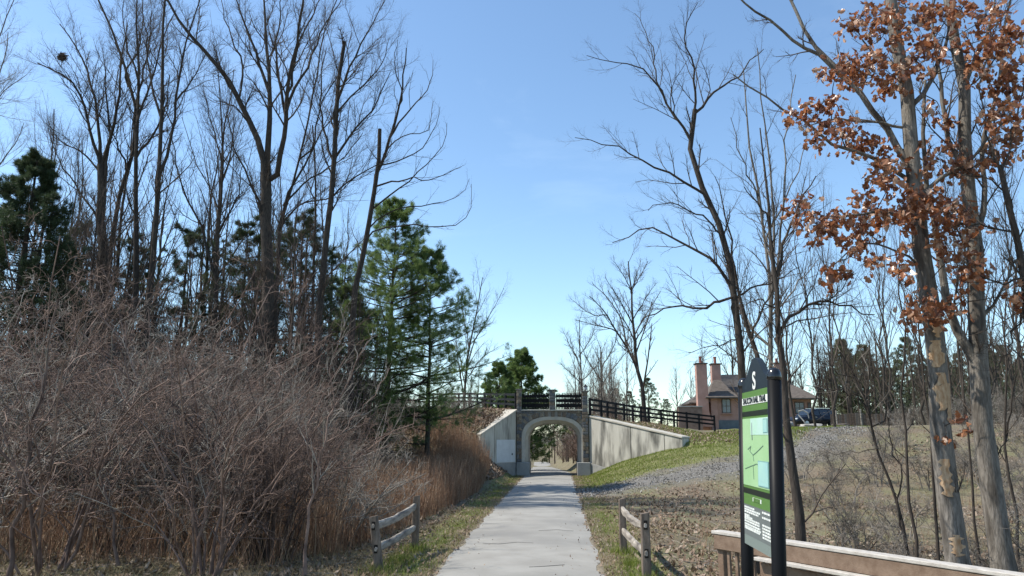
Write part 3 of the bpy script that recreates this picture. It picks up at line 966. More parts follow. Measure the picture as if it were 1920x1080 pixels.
def hiproof(name, m_, xa, xb, ya, yb, ze, zr_, rx0, rx1, ry, thick=0.12, flare=0.0):
    """Hip roof over a rectangle; ridge from rx0 to rx1 at ry; flare gives bell-cast eaves."""
    mb = MB()
    rings = [[(xa, ya, ze - thick), (xb, ya, ze - thick), (xb, yb, ze - thick), (xa, yb, ze - thick)],
             [(xa, ya, ze), (xb, ya, ze), (xb, yb, ze), (xa, yb, ze)]]
    top = [(rx0, ry, zr_), (rx1, ry, zr_), (rx1, ry + 0.01, zr_), (rx0, ry + 0.01, zr_)]
    if flare > 0:
        t = 0.36
        rings.append([tuple(np.array(p) * (1 - t) + np.array(q) * t - np.array([0, 0, flare])) for p, q in zip(rings[1], top)])
    rings.append(top)
    vs = [v for r in rings for v in r]
    fs = [(3, 2, 1, 0)]
    for i in range(len(rings) - 1):
        for k in range(4): fs.append((i * 4 + k, i * 4 + (k + 1) % 4, i * 4 + 4 + (k + 1) % 4, i * 4 + 4 + k))
    fs.append(tuple((len(rings) - 1) * 4 + k for k in range(4)))
    return mb.add(vs, fs).build(name, m_, hs)


def window(xa, xb, za, zb, y, mullion=True):
    f = MB().box(((xa + xb) / 2, y - 0.03, (za + zb) / 2), (xb - xa, 0.1, zb - za)).build('window', FRM, hs)
    o = np.array(hs.location)
    wd = (xb - xa - 0.24) / 2; hh = (zb - za - 0.24) / 2
    for i in (-1, 1):
        for j in (-1, 1):
            MB().box(((xa + xb) / 2 + i * (wd / 2 + 0.03) - o[0], y - 0.085 - o[1], (za + zb) / 2 + j * (hh / 2 + 0.03) - o[2]), (wd, 0.02, hh)).build('pane', GLASS, f, rel=(0, 0, 0))
    MB().box(((xa + xb) / 2 - o[0], y - 0.1 - o[1], za - 0.05 - o[2]), (xb - xa + 0.2, 0.2, 0.1)).build('sill', ST, f, rel=(0, 0, 0))


x_ = lambda px, dy=0: float(hp(px, 760, dy)[0]); z_ = lambda py, dy=0: float(hp(1400, py, dy)[2])
# bay in front
block('wall', ST, x_(1333), x_(1384), HD, HD + 5, zg, z_(744))
block('plinth', BASE, x_(1345), x_(1390), HD - 0.12, HD, zg, z_(788))
block('pilaster', ST, x_(1332), x_(1345), HD - 0.25, HD, zg, z_(744), 0.03)
hiproof('roof', RF, x_(1321), x_(1390), HD - 0.9, HD + 5, z_(745), z_(709), x_(1349), x_(1362), HD + 2.2, flare=0.35)
# main body behind, higher ridge
block('wall', ST, x_(1335), x_(1485), HD + 2.5, HD + 10, zg, z_(742, 3))
hiproof('roof', RFD, x_(1325, 3), x_(1500, 3), HD + 1.9, HD + 11, z_(743, 2), z_(702, 6), x_(1357, 6), x_(1455, 6), HD + 6.2)
# right wing, lower roof
block('wall', ST, x_(1384), x_(1529), HD + 1.2, HD + 8, zg, z_(747, 1))
hiproof('roof', RF, x_(1386), x_(1540), HD + 0.3, HD + 8.6, z_(746), z_(719, 4), x_(1410, 4), x_(1488, 4), HD + 4.4)
# left lower wing
block('wall', ST, x_(1300), x_(1334), HD + 1.0, HD + 6, zg, z_(755))
hiproof('roof', RF, x_(1294), x_(1338), HD + 0.4, HD + 6.5, z_(754), z_(738, 3), x_(1312, 3), x_(1336, 3), HD + 3.5)
window(x_(1353), x_(1370), z_(775), z_(747.5), HD)
window(x_(1496), x_(1515), z_(776), z_(753), HD + 1.2)
window(x_(1521), x_(1527), z_(772), z_(754), HD + 1.2)
window(x_(1400), x_(1416), z_(776), z_(752), HD + 1.2)


def chimney(pxa, pxb, pytop, pyb, dy, pypot, flare=0.0):
    xa, xb = x_(pxa, dy), x_(pxb, dy); zt = z_(pytop, dy); zb = z_(pyb, dy); y = HD + dy
    mb = MB(); dp = (xb - xa) * 0.95
    if flare:
        mb.prism([(xa - flare, y, zb), (xb + flare, y, zb), (xb + flare, y, zb + 0.4), (xb, y, zb + 1.6), (xb, y, zt), (xa, y, zt), (xa, y, zb + 1.6), (xa - flare, y, zb + 0.4)], (0, dp, 0))
    else:
        mb.box(((xa + xb) / 2, y + dp / 2, (zb + zt) / 2), (xb - xa, dp, zt - zb))
    ch = mb.build('chimney', ST, hs)
    o = np.array(hs.location); cx = (xa + xb) / 2 - o[0]; cy = y + dp / 2 - o[1]
    MB().box((cx, cy, zt - o[2] + 0.06), (xb - xa + 0.2, dp + 0.2, 0.13)).build('chimney_cap', RFD, ch, 0.02, rel=(0, 0, 0))
    MB().lathe((cx, cy, zt - o[2] + 0.12), [(0.19, 0), (0.15, 0.1), (0.14, z_(pypot, dy) - zt - 0.25), (0.19, z_(pypot, dy) - zt - 0.2), (0.19, z_(pypot, dy) - zt - 0.12)], 12).build('chimney_pot', CLAY, ch, rel=(0, 0, 0))


chimney(1309, 1329, 682, 800, -0.6, 667, 0.25)
chimney(1338, 1355, 683, 730, 2.6, 668)
chimney(1458, 1468, 682, 735, 4.0, 672)
# garden wall left of the house
gw = empty('garden_wall', hp(1290, 800)); tag(gw, 'low brown garden wall running left from the stucco house', 'wall')
MB().box(((x_(1268) + x_(1312)) / 2, HD - 1.0, (zg + z_(764)) / 2), (x_(1312) - x_(1268), 0.4, z_(764) - zg)).build('wall_panel', mat('brown_garden_wall', (0.17, 0.115, 0.09), (0.24, 0.17, 0.135), 3, 0.95, 0.3, 15), gw)
MB().box(((x_(1268) + x_(1312)) / 2, HD - 1.0, z_(764) + 0.06), (x_(1312) - x_(1268) + 0.1, 0.55, 0.12)).build('coping', M['concrete_dark'], gw, 0.02)

# ------------------------------------------------------------------ dark car beside the house
CARP = mat('dark_blue_car_paint', (0.008, 0.011, 0.022), None, rough=0.3, spec=0.3, coat=0.1)
CGL = mat('car_glass', (0.012, 0.015, 0.02), None, rough=0.05, spec=0.8)
TYRE = mat('tyre_rubber', (0.015, 0.015, 0.015), None, rough=0.9)
RIM = mat('wheel_alloy', (0.45, 0.45, 0.46), None, rough=0.35, metal=0.8)
TAIL = mat('red_tail_lens', (0.25, 0.012, 0.01), None, rough=0.2)
HEAD = mat('headlight_lens', (0.7, 0.72, 0.75), None, rough=0.1, spec=0.7)
CHR = mat('bright_trim', (0.6, 0.6, 0.6), None, rough=0.25, metal=0.9)
cpt = P(1524, 806, 71); cz = float(H(cpt[0], cpt[1]))
car = empty('parked_car', (cpt[0], cpt[1], cz), rz=math.radians(180 + 24))
tag(car, 'dark blue sport utility car parked before the stucco house', 'car')


def loft(secs):
    """Closed sections of equal length -> verts, faces with capped ends."""
    n_ = len(secs[0]); vs = [v for s in secs for v in s]; fs = []
    for i in range(len(secs) - 1):
        for k in range(n_): fs.append((i * n_ + k, i * n_ + (k + 1) % n_, (i + 1) * n_ + (k + 1) % n_, (i + 1) * n_ + k))
    fs += [tuple(range(n_ - 1, -1, -1)), tuple(range((len(secs) - 1) * n_, len(secs) * n_))]
    return vs, fs


def carpart(name, vs, fs, m_, parent=None, bevel=0.0, smooth=False):
    return MB().add(vs, fs).build(name, m_, parent or car, bevel, smooth=smooth, rel=(0, 0, 0))


secs = []
for x, zlo, zhi, hw in ((-2.35, .45, .80, .72), (-2.28, .36, .98, .86), (-1.9, .32, 1.08, .92), (-1.0, .30, 1.08, .94), (0.2, .30, 1.06, .94), (1.0, .30, 1.04, .93), (1.9, .33, .96, .90), (2.28, .38, .84, .82), (2.38, .46, .70, .66)):
    secs.append([(x, -hw * .94, zlo), (x, hw * .94, zlo), (x, hw, (zlo + zhi) / 2), (x, hw * .96, zhi - .05), (x, hw * .86, zhi), (x, -hw * .86, zhi), (x, -hw * .96, zhi - .05), (x, -hw, (zlo + zhi) / 2)])
carpart('body', *loft(secs), CARP, smooth=True)
secs = []
for x, zb, zt, hb, ht in ((-2.15, 1.0, 1.10, .80, .74), (-1.95, 1.0, 1.52, .84, .66), (-1.5, 1.02, 1.66, .86, .66), (-0.4, 1.02, 1.70, .87, .68), (0.3, 1.02, 1.66, .87, .66), (1.15, 1.0, 1.06, .84, .74)):
    secs.append([(x, -hb, zb), (x, hb, zb), (x, ht, zt - .03), (x, ht * .8, zt), (x, -ht * .8, zt), (x, -ht, zt - .03)])
carpart('cabin', *loft(secs), CARP)
for s_ in (-1, 1):
    for xa, xb, ta, tb in ((-1.85, -1.25, 1.50, 1.58), (-1.15, -0.25, 1.59, 1.60), (-0.15, 0.75, 1.60, 1.32)):
        pts = [(xa, s_ * .885, 1.07), (xb, s_ * .885, 1.07), (xb, s_ * (.70 if tb > 1.4 else .78), tb), (xa, s_ * .70, ta)]
        MB().prism(pts, (0, s_ * -.02, 0)).build('side_window', CGL, car, rel=(0, 0, 0))
    MB().box((0.62, s_ * 1.0, 1.08), (0.14, 0.2, 0.13)).build('mirror', CARP, car, 0.03, rel=(0, 0, 0))
    MB().box((2.27, s_ * .62, .76), (0.2, 0.3, 0.13), rz=-s_ * .3).build('headlight', HEAD, car, 0.03, rel=(0, 0, 0))
    MB().box((-2.29, s_ * .68, .92), (0.14, 0.3, 0.14)).build('tail_light', TAIL, car, 0.03, rel=(0, 0, 0))
    MB().bar((-1.6, s_ * .58, 1.74), (0.1, s_ * .58, 1.74), .05, .04).build('roof_rail', CHR, car, rel=(0, 0, 0))
    for xx in (-.55, .35):
        MB().box((xx, s_ * .95, .92), (0.2, .04, .035)).build('door_handle', CHR, car, rel=(0, 0, 0))
    for xx in (-1.42, 1.45):
        wh = MB().lathe((xx, s_ * .86, .36), [(.24, -.11), (.35, -.12), (.37, -.06), (.37, .06), (.35, .12), (.24, .11)], 20, 'Y').build('wheel', TYRE, car, rel=(0, 0, 0))
        MB().lathe((xx, s_ * .95, .36), [(.24, -.02), (.235, .02), (.08, .03), (.03, .035)], 12, 'Y').build('rim', RIM, wh, rel=(0, 0, 0))
MB().prism([(1.16, -.76, 1.075), (1.16, .76, 1.075), (.36, .6, 1.64), (.36, -.6, 1.64)], (.012, 0, .012)).build('windscreen', CGL, car, rel=(0, 0, 0))
MB().prism([(-2.17, -.70, 1.12), (-2.17, .70, 1.12), (-1.97, .58, 1.5), (-1.97, -.58, 1.5)], (-.015, 0, .01)).build('rear_window', CGL, car, rel=(0, 0, 0))
MB().box((2.385, 0, .55), (.03, .9, .16)).build('grille', M['black'], car, rel=(0, 0, 0))

# ------------------------------------------------------------------ stones and driftwood before the car
ROCK = mat('pale_field_rock', (0.25, 0.235, 0.21), (0.38, 0.36, 0.33), 3, 0.9, 0.5, 12)


def rock(px, py, Y, sx, sy, sz, label, name='rock', m_=ROCK):
    p = on_ground(px, py, Y)
    bm = bmesh.new(); bmesh.ops.create_icosphere(bm, subdivisions=3, radius=1)
    sd_ = random.uniform(0, 9)
    for v in bm.verts:
        c = v.co
        k = 1 + .16 * math.sin(3 * c.x + sd_) * math.cos(2.3 * c.y + sd_) + .1 * math.sin(5 * c.z + 4 * c.x + sd_)
        f = max(abs(c.x), abs(c.y), abs(c.z)); k *= (1 / f) ** 0.45
        v.co = Vector((c.x * sx * k, c.y * sy * k, c.z * sz * k))
    me = bpy.data.meshes.new(name); bm.to_mesh(me); bm.free(); me.materials.append(m_)
    o = bpy.data.objects.new(name, me); COL.objects.link(o)
    o.location = (p[0], p[1], p[2] + sz * .6); o.rotation_euler = (0, 0, random.uniform(0, 3))
    return tag(o, label, 'rock')


rock(1478, 812, 66, 0.62, 0.4, 0.32, 'pale rounded rock at the foot of the dark leaning trunk')
o = rock(1522, 812, 64, 1.0, 0.4, 0.2, 'long flat pale rock slab in front of the dark car', 'rock_slab'); o.rotation_euler = (0, 0, 0.1)
o = rock(1578, 815, 64, 0.75, 0.3, 0.18, 'dark low log stump right of the pale slab', 'log', mat('dark_log', (0.07, 0.058, 0.045), (0.13, 0.11, 0.09), 5, .9, .5)); o['category'] = 'log'; o.rotation_euler = (0, 0, 0)
DRIFT = mat('bleached_driftwood', (0.30, 0.28, 0.25), (0.45, 0.43, 0.40), 4, 0.85, 0.3)
p = on_ground(1507, 813, 64.6)
vs, fs = tube_box([(p[0] + .35, p[1], p[2]), (p[0] + .1, p[1], p[2] + .5), (p[0] - .25, p[1] + .1, p[2] + 1.0), (p[0] - .3, p[1], p[2] + 1.35), (p[0] + .1, p[1], p[2] + 1.42), (p[0] + .45, p[1], p[2] + 1.2), (p[0] + .52, p[1], p[2] + .75)], .11, .11, .2)
tag(MB().add(vs, fs).build('driftwood', DRIFT), 'bleached bent driftwood branch standing before the dark car', 'driftwood')

# board fence right of the car
BF = [mat('fence_board_%s' % k, a, b_, 4, .9, .3, 20, stretch=(1, 1, 3)) for k, a, b_ in (('brown', (.10, .07, .053), (.16, .115, .09)), ('grey', (.12, .10, .085), (.18, .15, .13)))]
bf = empty('board_fence', on_ground(1565, 812, 70)); tag(bf, 'brown vertical board fence behind the saplings right of the car', 'fence')
for i, px in enumerate(np.arange(1562, 1712, 5.2)):
    pa = P(px, 808, 70 - i * 0.05); g = float(H(pa[0], pa[1])); hh = 1.25 + random.uniform(-.05, .05)
    MB().box((pa[0], pa[1], g + hh / 2 - .1), (.245, .03, hh)).build('board', BF[0 if random.random() < .65 else 1], bf)
for i, px in enumerate(np.arange(1570, 1712, 46)):
    pa = P(px, 808, 69.7 - i * 0.2); g = float(H(pa[0], pa[1]))
    MB().box((pa[0], pa[1] - .1, g + .7), (.10, .1, 1.6)).build('post', M['wood_grey'], bf)
# ------------------------------------------------------------------ vegetation tools
def unit(v): return v / (np.linalg.norm(v, axis=-1, keepdims=True) + 1e-9)


def resample(pts, k):
    pts = np.asarray(pts, float)
    if len(pts) > 2:                      # Catmull-Rom through the points
        q = np.vstack([2 * pts[0] - pts[1], pts, 2 * pts[-1] - pts[-2]]); o = []
        for i in range(1, len(q) - 2):
            for t in np.linspace(0, 1, 6, endpoint=False):
                o.append(.5 * (2 * q[i] + (q[i + 1] - q[i - 1]) * t + (2 * q[i - 1] - 5 * q[i] + 4 * q[i + 1] - q[i + 2]) * t * t + (3 * q[i] - q[i - 1] - 3 * q[i + 1] + q[i + 2]) * t ** 3))
        o.append(q[-2]); pts = np.array(o)
    L = np.r_[0, np.cumsum(np.linalg.norm(np.diff(pts, axis=0), axis=1))]
    t = np.linspace(0, L[-1], k)
    return np.stack([np.interp(t, L, pts[:, j]) for j in range(3)], 1)


def spawn(Pa, Ra, n_, rng, t0=0.2, t1=1.0, ang=(0.5, 1.0), length=None, ratio=0.45, rr=0.55, rmax=None, npts=4, up=0.25, wig=0.12, droop=0.0, tip=0.3, taper_len=0.55):
    """Children of N parent curves Pa (N,K,3), all at once."""
    N, K, _ = Pa.shape
    idx = np.repeat(np.arange(N), n_); Mn = len(idx)
    t = t0 + (t1 - t0) * ((np.tile(np.arange(n_), N) + rng.random(Mn)) / n_)
    f = t * (K - 1) * 0.9999; i = f.astype(int); a = (f - i)[:, None]
    A0_, A1_ = Pa[idx, i], Pa[idx, i + 1]
    pos = A0_ + (A1_ - A0_) * a; tan = unit(A1_ - A0_)
    r0 = Ra[idx, i] * (1 - a[:, 0]) + Ra[idx, i + 1] * a[:, 0]
    Lp = np.linalg.norm(np.diff(Pa, axis=1), axis=2).sum(1)[idx]
    ref = np.where(np.abs(tan[:, 2:3]) > .9, np.array([[1., 0, 0]]), np.array([[0, 0, 1.]]))
    u = unit(np.cross(tan, ref)); v = np.cross(tan, u)
    az = np.tile(np.arange(n_), N) * 2.4 + np.repeat(rng.random(N) * 6.28, n_) + rng.normal(0, .5, Mn)
    th = rng.uniform(ang[0], ang[1], Mn)
    d = np.cos(th)[:, None] * tan + np.sin(th)[:, None] * (np.cos(az)[:, None] * u + np.sin(az)[:, None] * v)
    d[:, 2] += up; d = unit(d)
    L = (Lp * ratio if length is None else np.full(Mn, 1.0) * length) * (1 - taper_len * (t - t0) / max(t1 - t0, .01)) * rng.uniform(.55, 1.25, Mn)
    pts = np.empty((Mn, npts, 3)); pts[:, 0] = pos
    st = (L / (npts - 1))[:, None]
    for k in range(1, npts):
        pts[:, k] = pts[:, k - 1] + d * st
        d = d + rng.normal(0, wig, (Mn, 3)); d[:, 2] += up * .35 - droop; d = unit(d)
    rb_ = r0 * rr
    if rmax is not None: rb_ = np.minimum(rb_, rmax)
    R = rb_[:, None] * np.linspace(1, tip, npts)[None]
    return pts, R


def tubes(Pa, Ra, sides=3):
    N, K, _ = Pa.shape
    T = np.empty_like(Pa); T[:, 1:-1] = Pa[:, 2:] - Pa[:, :-2]; T[:, 0] = Pa[:, 1] - Pa[:, 0]; T[:, -1] = Pa[:, -1] - Pa[:, -2]
    T = unit(T); m = unit(T.mean(1))
    ax_ = np.argmin(np.abs(m), 1); ref = np.eye(3)[ax_][:, None, :]
    u = unit(np.cross(T, np.broadcast_to(ref, T.shape))); v = np.cross(T, u)
    an = np.arange(sides) * 2 * PI / sides
    V = Pa[:, :, None, :] + Ra[:, :, None, None] * (np.cos(an)[None, None, :, None] * u[:, :, None, :] + np.sin(an)[None, None, :, None] * v[:, :, None, :])
    V = V.reshape(-1, 3)
    b0 = (np.arange(N) * K * sides)[:, None, None] + (np.arange(K - 1) * sides)[None, :, None] + np.arange(sides)[None, None, :]
    b1 = (np.arange(N) * K * sides)[:, None, None] + (np.arange(K - 1) * sides)[None, :, None] + ((np.arange(sides) + 1) % sides)[None, None, :]
    Q = np.stack([b0, b1, b1 + sides, b0 + sides], -1).reshape(-1, 4)
    return V, Q


def join(lst):
    Vs, Qs, o = [], [], 0
    for V, Q in lst: Vs.append(V); Qs.append(Q + o); o += len(V)
    return np.concatenate(Vs), np.concatenate(Qs)


def part(name, sets, mat_, root):
    """Tubes (list of (P, R, sides)) as one mesh under root; points are world, root unrotated."""
    V, Q = join([tubes(p, r, s) for p, r, s in sets if len(p)])
    return mk(name, V - np.array(root.location), Q=Q, mat=mat_, parent=root, smooth=True)


def crown_of(limbs, rng, spec, base_r):
    """Grow levels of twigs. spec: list of dicts for spawn. Returns list of (P, R)."""
    out_, cur = [], limbs
    for sp_ in spec:
        sp_ = dict(sp_); n_ = sp_.pop('n')
        p, r = spawn(cur[0], cur[1], n_, rng, **sp_)
        out_.append((p, r)); cur = (p, r)
    return out_


def traced(label, name, cat, limbs, Y, seed, spec, bark, twig, group=None, depth=0.35, K=12, rscale=0.74, foot=True, wob=0.03, min_r=0.0, dslope=None):
    """A tree whose trunk and main limbs follow given courses. limbs: (pixel points, radius at start, radius at end)."""
    rng = np.random.default_rng(seed)
    done, allP, allR = [], [], []
    root = None
    for li, (pts, r0, r1) in enumerate(limbs):
        pts = np.asarray(pts, float)
        if li == 0:
            yy = np.full(len(pts), float(Y)); slope = 0.0
        else:
            best = None
            for pp, dd in done:
                q = np.hypot(*(pp - pts[0]).T); k = int(np.argmin(q))
                if best is None or q[k] < best[0]: best = (q[k], dd[k])
            L = np.r_[0, np.cumsum(np.hypot(*np.diff(pts, axis=0).T))] * Y / FPX
            slope = rng.uniform(-depth, depth) if dslope is None else dslope[li]
            yy = best[1] + slope * L
            att = best
        w3 = np.array([P(p[0], p[1], y) for p, y in zip(pts, yy)])
        if li == 0:
            g = float(H(w3[0, 0], w3[0, 1])) - 0.15
            if foot and w3[0, 2] > g + 0.3:
                w3 = np.vstack([[w3[0, 0] - (w3[1, 0] - w3[0, 0]) * .1, w3[0, 1], g], w3])
            root = empty(name, (w3[0, 0], w3[0, 1], g + 0.15))
            tag(root, label, cat, group)
        if li:
            # root the limb inside the limb it leaves, a little lower down
            bp0, bi = None, None
            for q_ in range(len(allP)):
                dd_ = np.linalg.norm(allP[q_] - w3[0], axis=1); m_ = int(np.argmin(dd_))
                if bi is None or dd_[m_] < bi[2]: bi = (q_, m_, dd_[m_])
            A_ = allP[bi[0]]; fineA = resample(A_, 60); rA = np.interp(np.linspace(0, 1, 60), np.linspace(0, 1, K), allR[bi[0]])
            m_ = int(np.argmin(np.linalg.norm(fineA - w3[0], axis=1)))
            low = m_
            gap = np.linalg.norm(fineA[m_] - w3[0])
            while low > 0 and np.linalg.norm(fineA[low] - fineA[m_]) < .25 + gap * .9: low -= 1
            if gap < rA[m_] * .8: w3[0] = fineA[m_]; w3 = np.vstack([fineA[low], w3]) if low < m_ else w3
            else: w3 = np.vstack([fineA[low], w3])
            r0 = min(r0, rA[low] / rscale * .92)
        c = resample(w3, K)
        c[1:-1] += rng.normal(0, wob, (K - 2, 3))
        t = np.linspace(0, 1, K)
        R = (r0 + (r1 - r0) * t ** 0.8) * rscale
        if li == 0 and foot: R[0] *= 1.35
        # pixel samples for attaching later limbs
        fine = np.stack([np.interp(np.linspace(0, 1, 40), np.linspace(0, 1, len(pts)), pts[:, j]) for j in (0, 1)], 1)
        fd = np.interp(np.linspace(0, 1, 40), np.linspace(0, 1, len(pts)), yy)
        done.append((fine, fd)); allP.append(c); allR.append(R)
    Pa, Ra = np.array(allP), np.array(allR)
    part('trunk', [(Pa[:1], Ra[:1], 9)], bark, root)
    for p, r in zip(Pa[1:], Ra[1:]):
        part('limb', [(p[None], r[None], 6)], bark, root)
    lv = crown_of((Pa, Ra), rng, spec, None)
    if lv:
        part('crown', [(p, r, 4 if i == 0 else 3) for i, (p, r) in enumerate(lv)], twig, root)
    return root, Pa, Ra, lv


TW = [dict(n=13, t0=.25, length=2.6, ang=(.45, .95), up=.28, rr=.45, rmax=.04, npts=6, wig=.13, tip=.35),
      dict(n=7, t0=.15, ratio=.42, ang=(.4, .95), up=.2, rr=.6, npts=4, wig=.15, tip=.4),
      dict(n=8, t0=.1, length=.5, ang=(.4, 1.0), up=.15, rr=.7, rmax=.009, npts=3, wig=.2, tip=.5)]


def vary(spec, **k0):
    s = [dict(q) for q in spec]; s[0].update(k0); return s


# ------------------------------------------------------------------ tall bare trees on the left
BD, BT = M['bark_dark'], M['twig_brown']
traced('bare tree with a spray of stems holding a leaf nest, far left', 'bare_tree', 'tree',
       [([(192, 520), (192, 400), (190, 310)], .30, .22), ([(190, 320), (172, 250), (155, 190), (125, 145), (70, 118)], .13, .03), ([(190, 310), (185, 230), (172, 160), (150, 100), (112, 45)], .13, .025),
        ([(192, 312), (210, 250), (222, 180), (228, 110), (240, 40)], .13, .02), ([(190, 330), (160, 290), (120, 270), (95, 250)], .07, .02), ([(196, 340), (205, 260), (200, 180), (192, 90)], .1, .02), ([(188, 420), (150, 360), (110, 300), (90, 240)], .08, .02)], 29, 1, TW, BD, BT)
traced('bare tree with two crossing upper stems right of the nest tree', 'bare_tree', 'tree',
       [([(212, 440), (232, 340), (250, 290), (254, 200), (238, 140), (215, 60), (180, -10)], .22, .05), ([(252, 205), (272, 120), (285, 20)], .1, .025), ([(240, 320), (215, 260), (200, 200)], .08, .02), ([(236, 140), (262, 80), (268, 0)], .07, .02)], 30, 2, TW, BD, BT)
traced('straight dark bare tree with a split top among the left trees', 'bare_tree', 'tree',
       [([(255, 490), (253, 340), (256, 220), (260, 120), (255, 30), (258, -30)], .26, .03), ([(256, 230), (280, 170), (300, 90), (330, 20)], .11, .025), ([(255, 300), (290, 250), (310, 200), (318, 140)], .1, .02), ([(258, 140), (235, 80), (232, 0)], .07, .02)], 28, 3, TW, BD, BT)
traced('slender bare tree with paired stems leaning right, left of the big fan tree', 'bare_tree', 'tree',
       [([(285, 500), (295, 350), (303, 260), (304, 150), (306, 50), (312, -30)], .24, .05), ([(297, 340), (322, 260), (330, 190), (350, 80), (382, -20)], .13, .03), ([(303, 230), (285, 160), (275, 80), (268, 0)], .09, .02), ([(330, 190), (360, 150), (385, 100)], .07, .02)], 27, 4, TW, BD, BT)
traced('bare tree with arching low branch and narrow top, before the gap of sky', 'bare_tree', 'tree',
       [([(405, 550), (412, 420), (418, 330), (415, 240), (412, 160), (405, 90)], .2, .015), ([(398, 500), (380, 430), (350, 370), (330, 310), (322, 260)], .11, .025), ([(416, 340), (435, 280), (442, 220)], .08, .02), ([(417, 300), (395, 230), (385, 180)], .07, .02), ([(412, 430), (445, 370), (455, 310)], .08, .02)], 29, 5, TW, BD, BT)
traced('largest bare tree of the left bank, its limbs fanning wide from one trunk', 'bare_tree', 'tree',
       [([(500, 570), (501, 430), (498, 310)], .36, .27), ([(498, 318), (480, 255), (450, 190), (420, 140), (380, 90), (338, 40), (300, -25)], .2, .05), ([(498, 310), (505, 240), (506, 150), (500, 70), (492, -25)], .2, .04),
        ([(514, 340), (530, 270), (541, 180), (555, 90), (572, -25)], .19, .04), ([(505, 175), (485, 120), (465, 60), (438, -15)], .11, .03), ([(540, 190), (575, 130), (600, 60), (645, -10)], .1, .02), ([(536, 220), (520, 140), (520, 60), (530, -20)], .09, .02),
        ([(470, 235), (440, 200), (405, 190)], .06, .02), ([(545, 160), (560, 80), (590, 20), (610, -30)], .08, .02), ([(500, 420), (470, 340), (440, 280), (425, 210)], .09, .02), ([(450, 190), (455, 120), (430, 60), (415, 0)], .08, .02)], 27, 6, vary(TW, n=9), BD, BT)
traced('leaning bare tree whose limbs spread right over the gap, beside the fan tree', 'bare_tree', 'tree',
       [([(523, 480), (530, 410), (545, 350), (560, 330), (590, 270), (620, 220), (650, 195)], .24, .02), ([(531, 410), (548, 345), (572, 250), (590, 150), (610, 50), (640, -20)], .16, .03), ([(545, 370), (590, 330), (640, 300), (680, 250)], .1, .02), ([(590, 270), (600, 200), (640, 130), (660, 60)], .09, .02), ([(530, 420), (570, 380), (620, 370), (670, 330)], .08, .02)], 29, 7, TW, BD, BT)
traced('thin straight bare trunk with few branches between two larger trees', 'bare_tree', 'tree',
       [([(588, 510), (592, 400), (591, 310), (586, 235)], .15, .04), ([(592, 380), (570, 320), (560, 270)], .05, .015), ([(591, 330), (610, 280), (618, 230)], .05, .015)], 31, 8, vary(TW, length=1.8), BD, BT)
traced('tall bare tree with a broken pale stub at its top, near the pine', 'bare_tree', 'tree',
       [([(603, 530), (618, 400), (628, 280), (633, 170), (646, 78)], .25, .10), ([(630, 205), (650, 140), (690, 60), (722, 0)], .11, .02), ([(628, 300), (660, 250), (700, 205), (732, 135)], .1, .02), ([(626, 310), (605, 240), (600, 170), (612, 90)], .09, .02),
        ([(632, 210), (668, 170), (710, 130), (730, 70)], .07, .015), ([(622, 370), (670, 330), (720, 300), (735, 260)], .07, .015)], 28, 9, TW, BD, BT)
traced('leaning bare tree with snapped trunk and long drooping branches above the pine', 'bare_tree', 'tree',
       [([(664, 570), (690, 440), (706, 330), (712, 242)], .24, .11), ([(708, 325), (735, 250), (755, 170), (762, 90)], .13, .03), ([(738, 245), (775, 200), (806, 160), (812, 112)], .07, .012), ([(755, 180), (740, 120), (745, 75)], .05, .012),
        ([(712, 310), (750, 300), (790, 280), (815, 240), (825, 200)], .06, .012), ([(704, 350), (760, 335), (815, 335), (845, 320), (866, 312)], .06, .012), ([(700, 390), (760, 345), (810, 300), (836, 262), (838, 230)], .07, .012), ([(692, 425), (750, 390), (830, 380), (868, 360), (880, 335)], .06, .012),
        ([(690, 440), (760, 420), (840, 425), (880, 400), (884, 345)], .06, .012), ([(720, 290), (755, 255), (800, 245), (812, 190)], .05, .012)], 30, 10,
       [dict(n=7, t0=.3, length=1.5, ang=(.4, .9), up=.2, rr=.4, rmax=.02, npts=5, wig=.16, tip=.4), dict(n=4, t0=.2, length=.55, ang=(.4, .9), up=.12, rr=.6, rmax=.008, npts=3, wig=.2, tip=.5)], BD, BT, depth=.5)
traced('pale fine-twigged tree reaching in at the upper left corner', 'bare_tree', 'tree',
       [([(-70, 520), (-75, 300), (-70, 120)], .2, .08), ([(-72, 330), (-40, 230), (-5, 150), (15, 60)], .08, .02), ([(-70, 250), (-40, 150), (0, 60), (35, -20)], .08, .02), ([(-70, 400), (-20, 330), (20, 280), (45, 230)], .07, .015), ([(-70, 200), (-30, 200), (10, 170), (50, 140)], .06, .015)], 27, 12,
       vary(TW, n=12), M['bark_grey'], M['twig_pale'])
# leaf nest
np_ = P(117, 108, 28.5)
nv_, nq = tubes(*(lambda q: (q, np.full(q.shape[:2], .012)))(np.array([[np_ + RNG.normal(0, .10, 3), np_ + RNG.normal(0, .08, 3), np_ + RNG.normal(0, .10, 3)] for _ in range(130)])), 3)
tag(mk('leaf_nest', nv_, Q=nq, mat=M['twig_brown']), 'dark round twig nest high in the leftmost tall bare tree', 'nest')

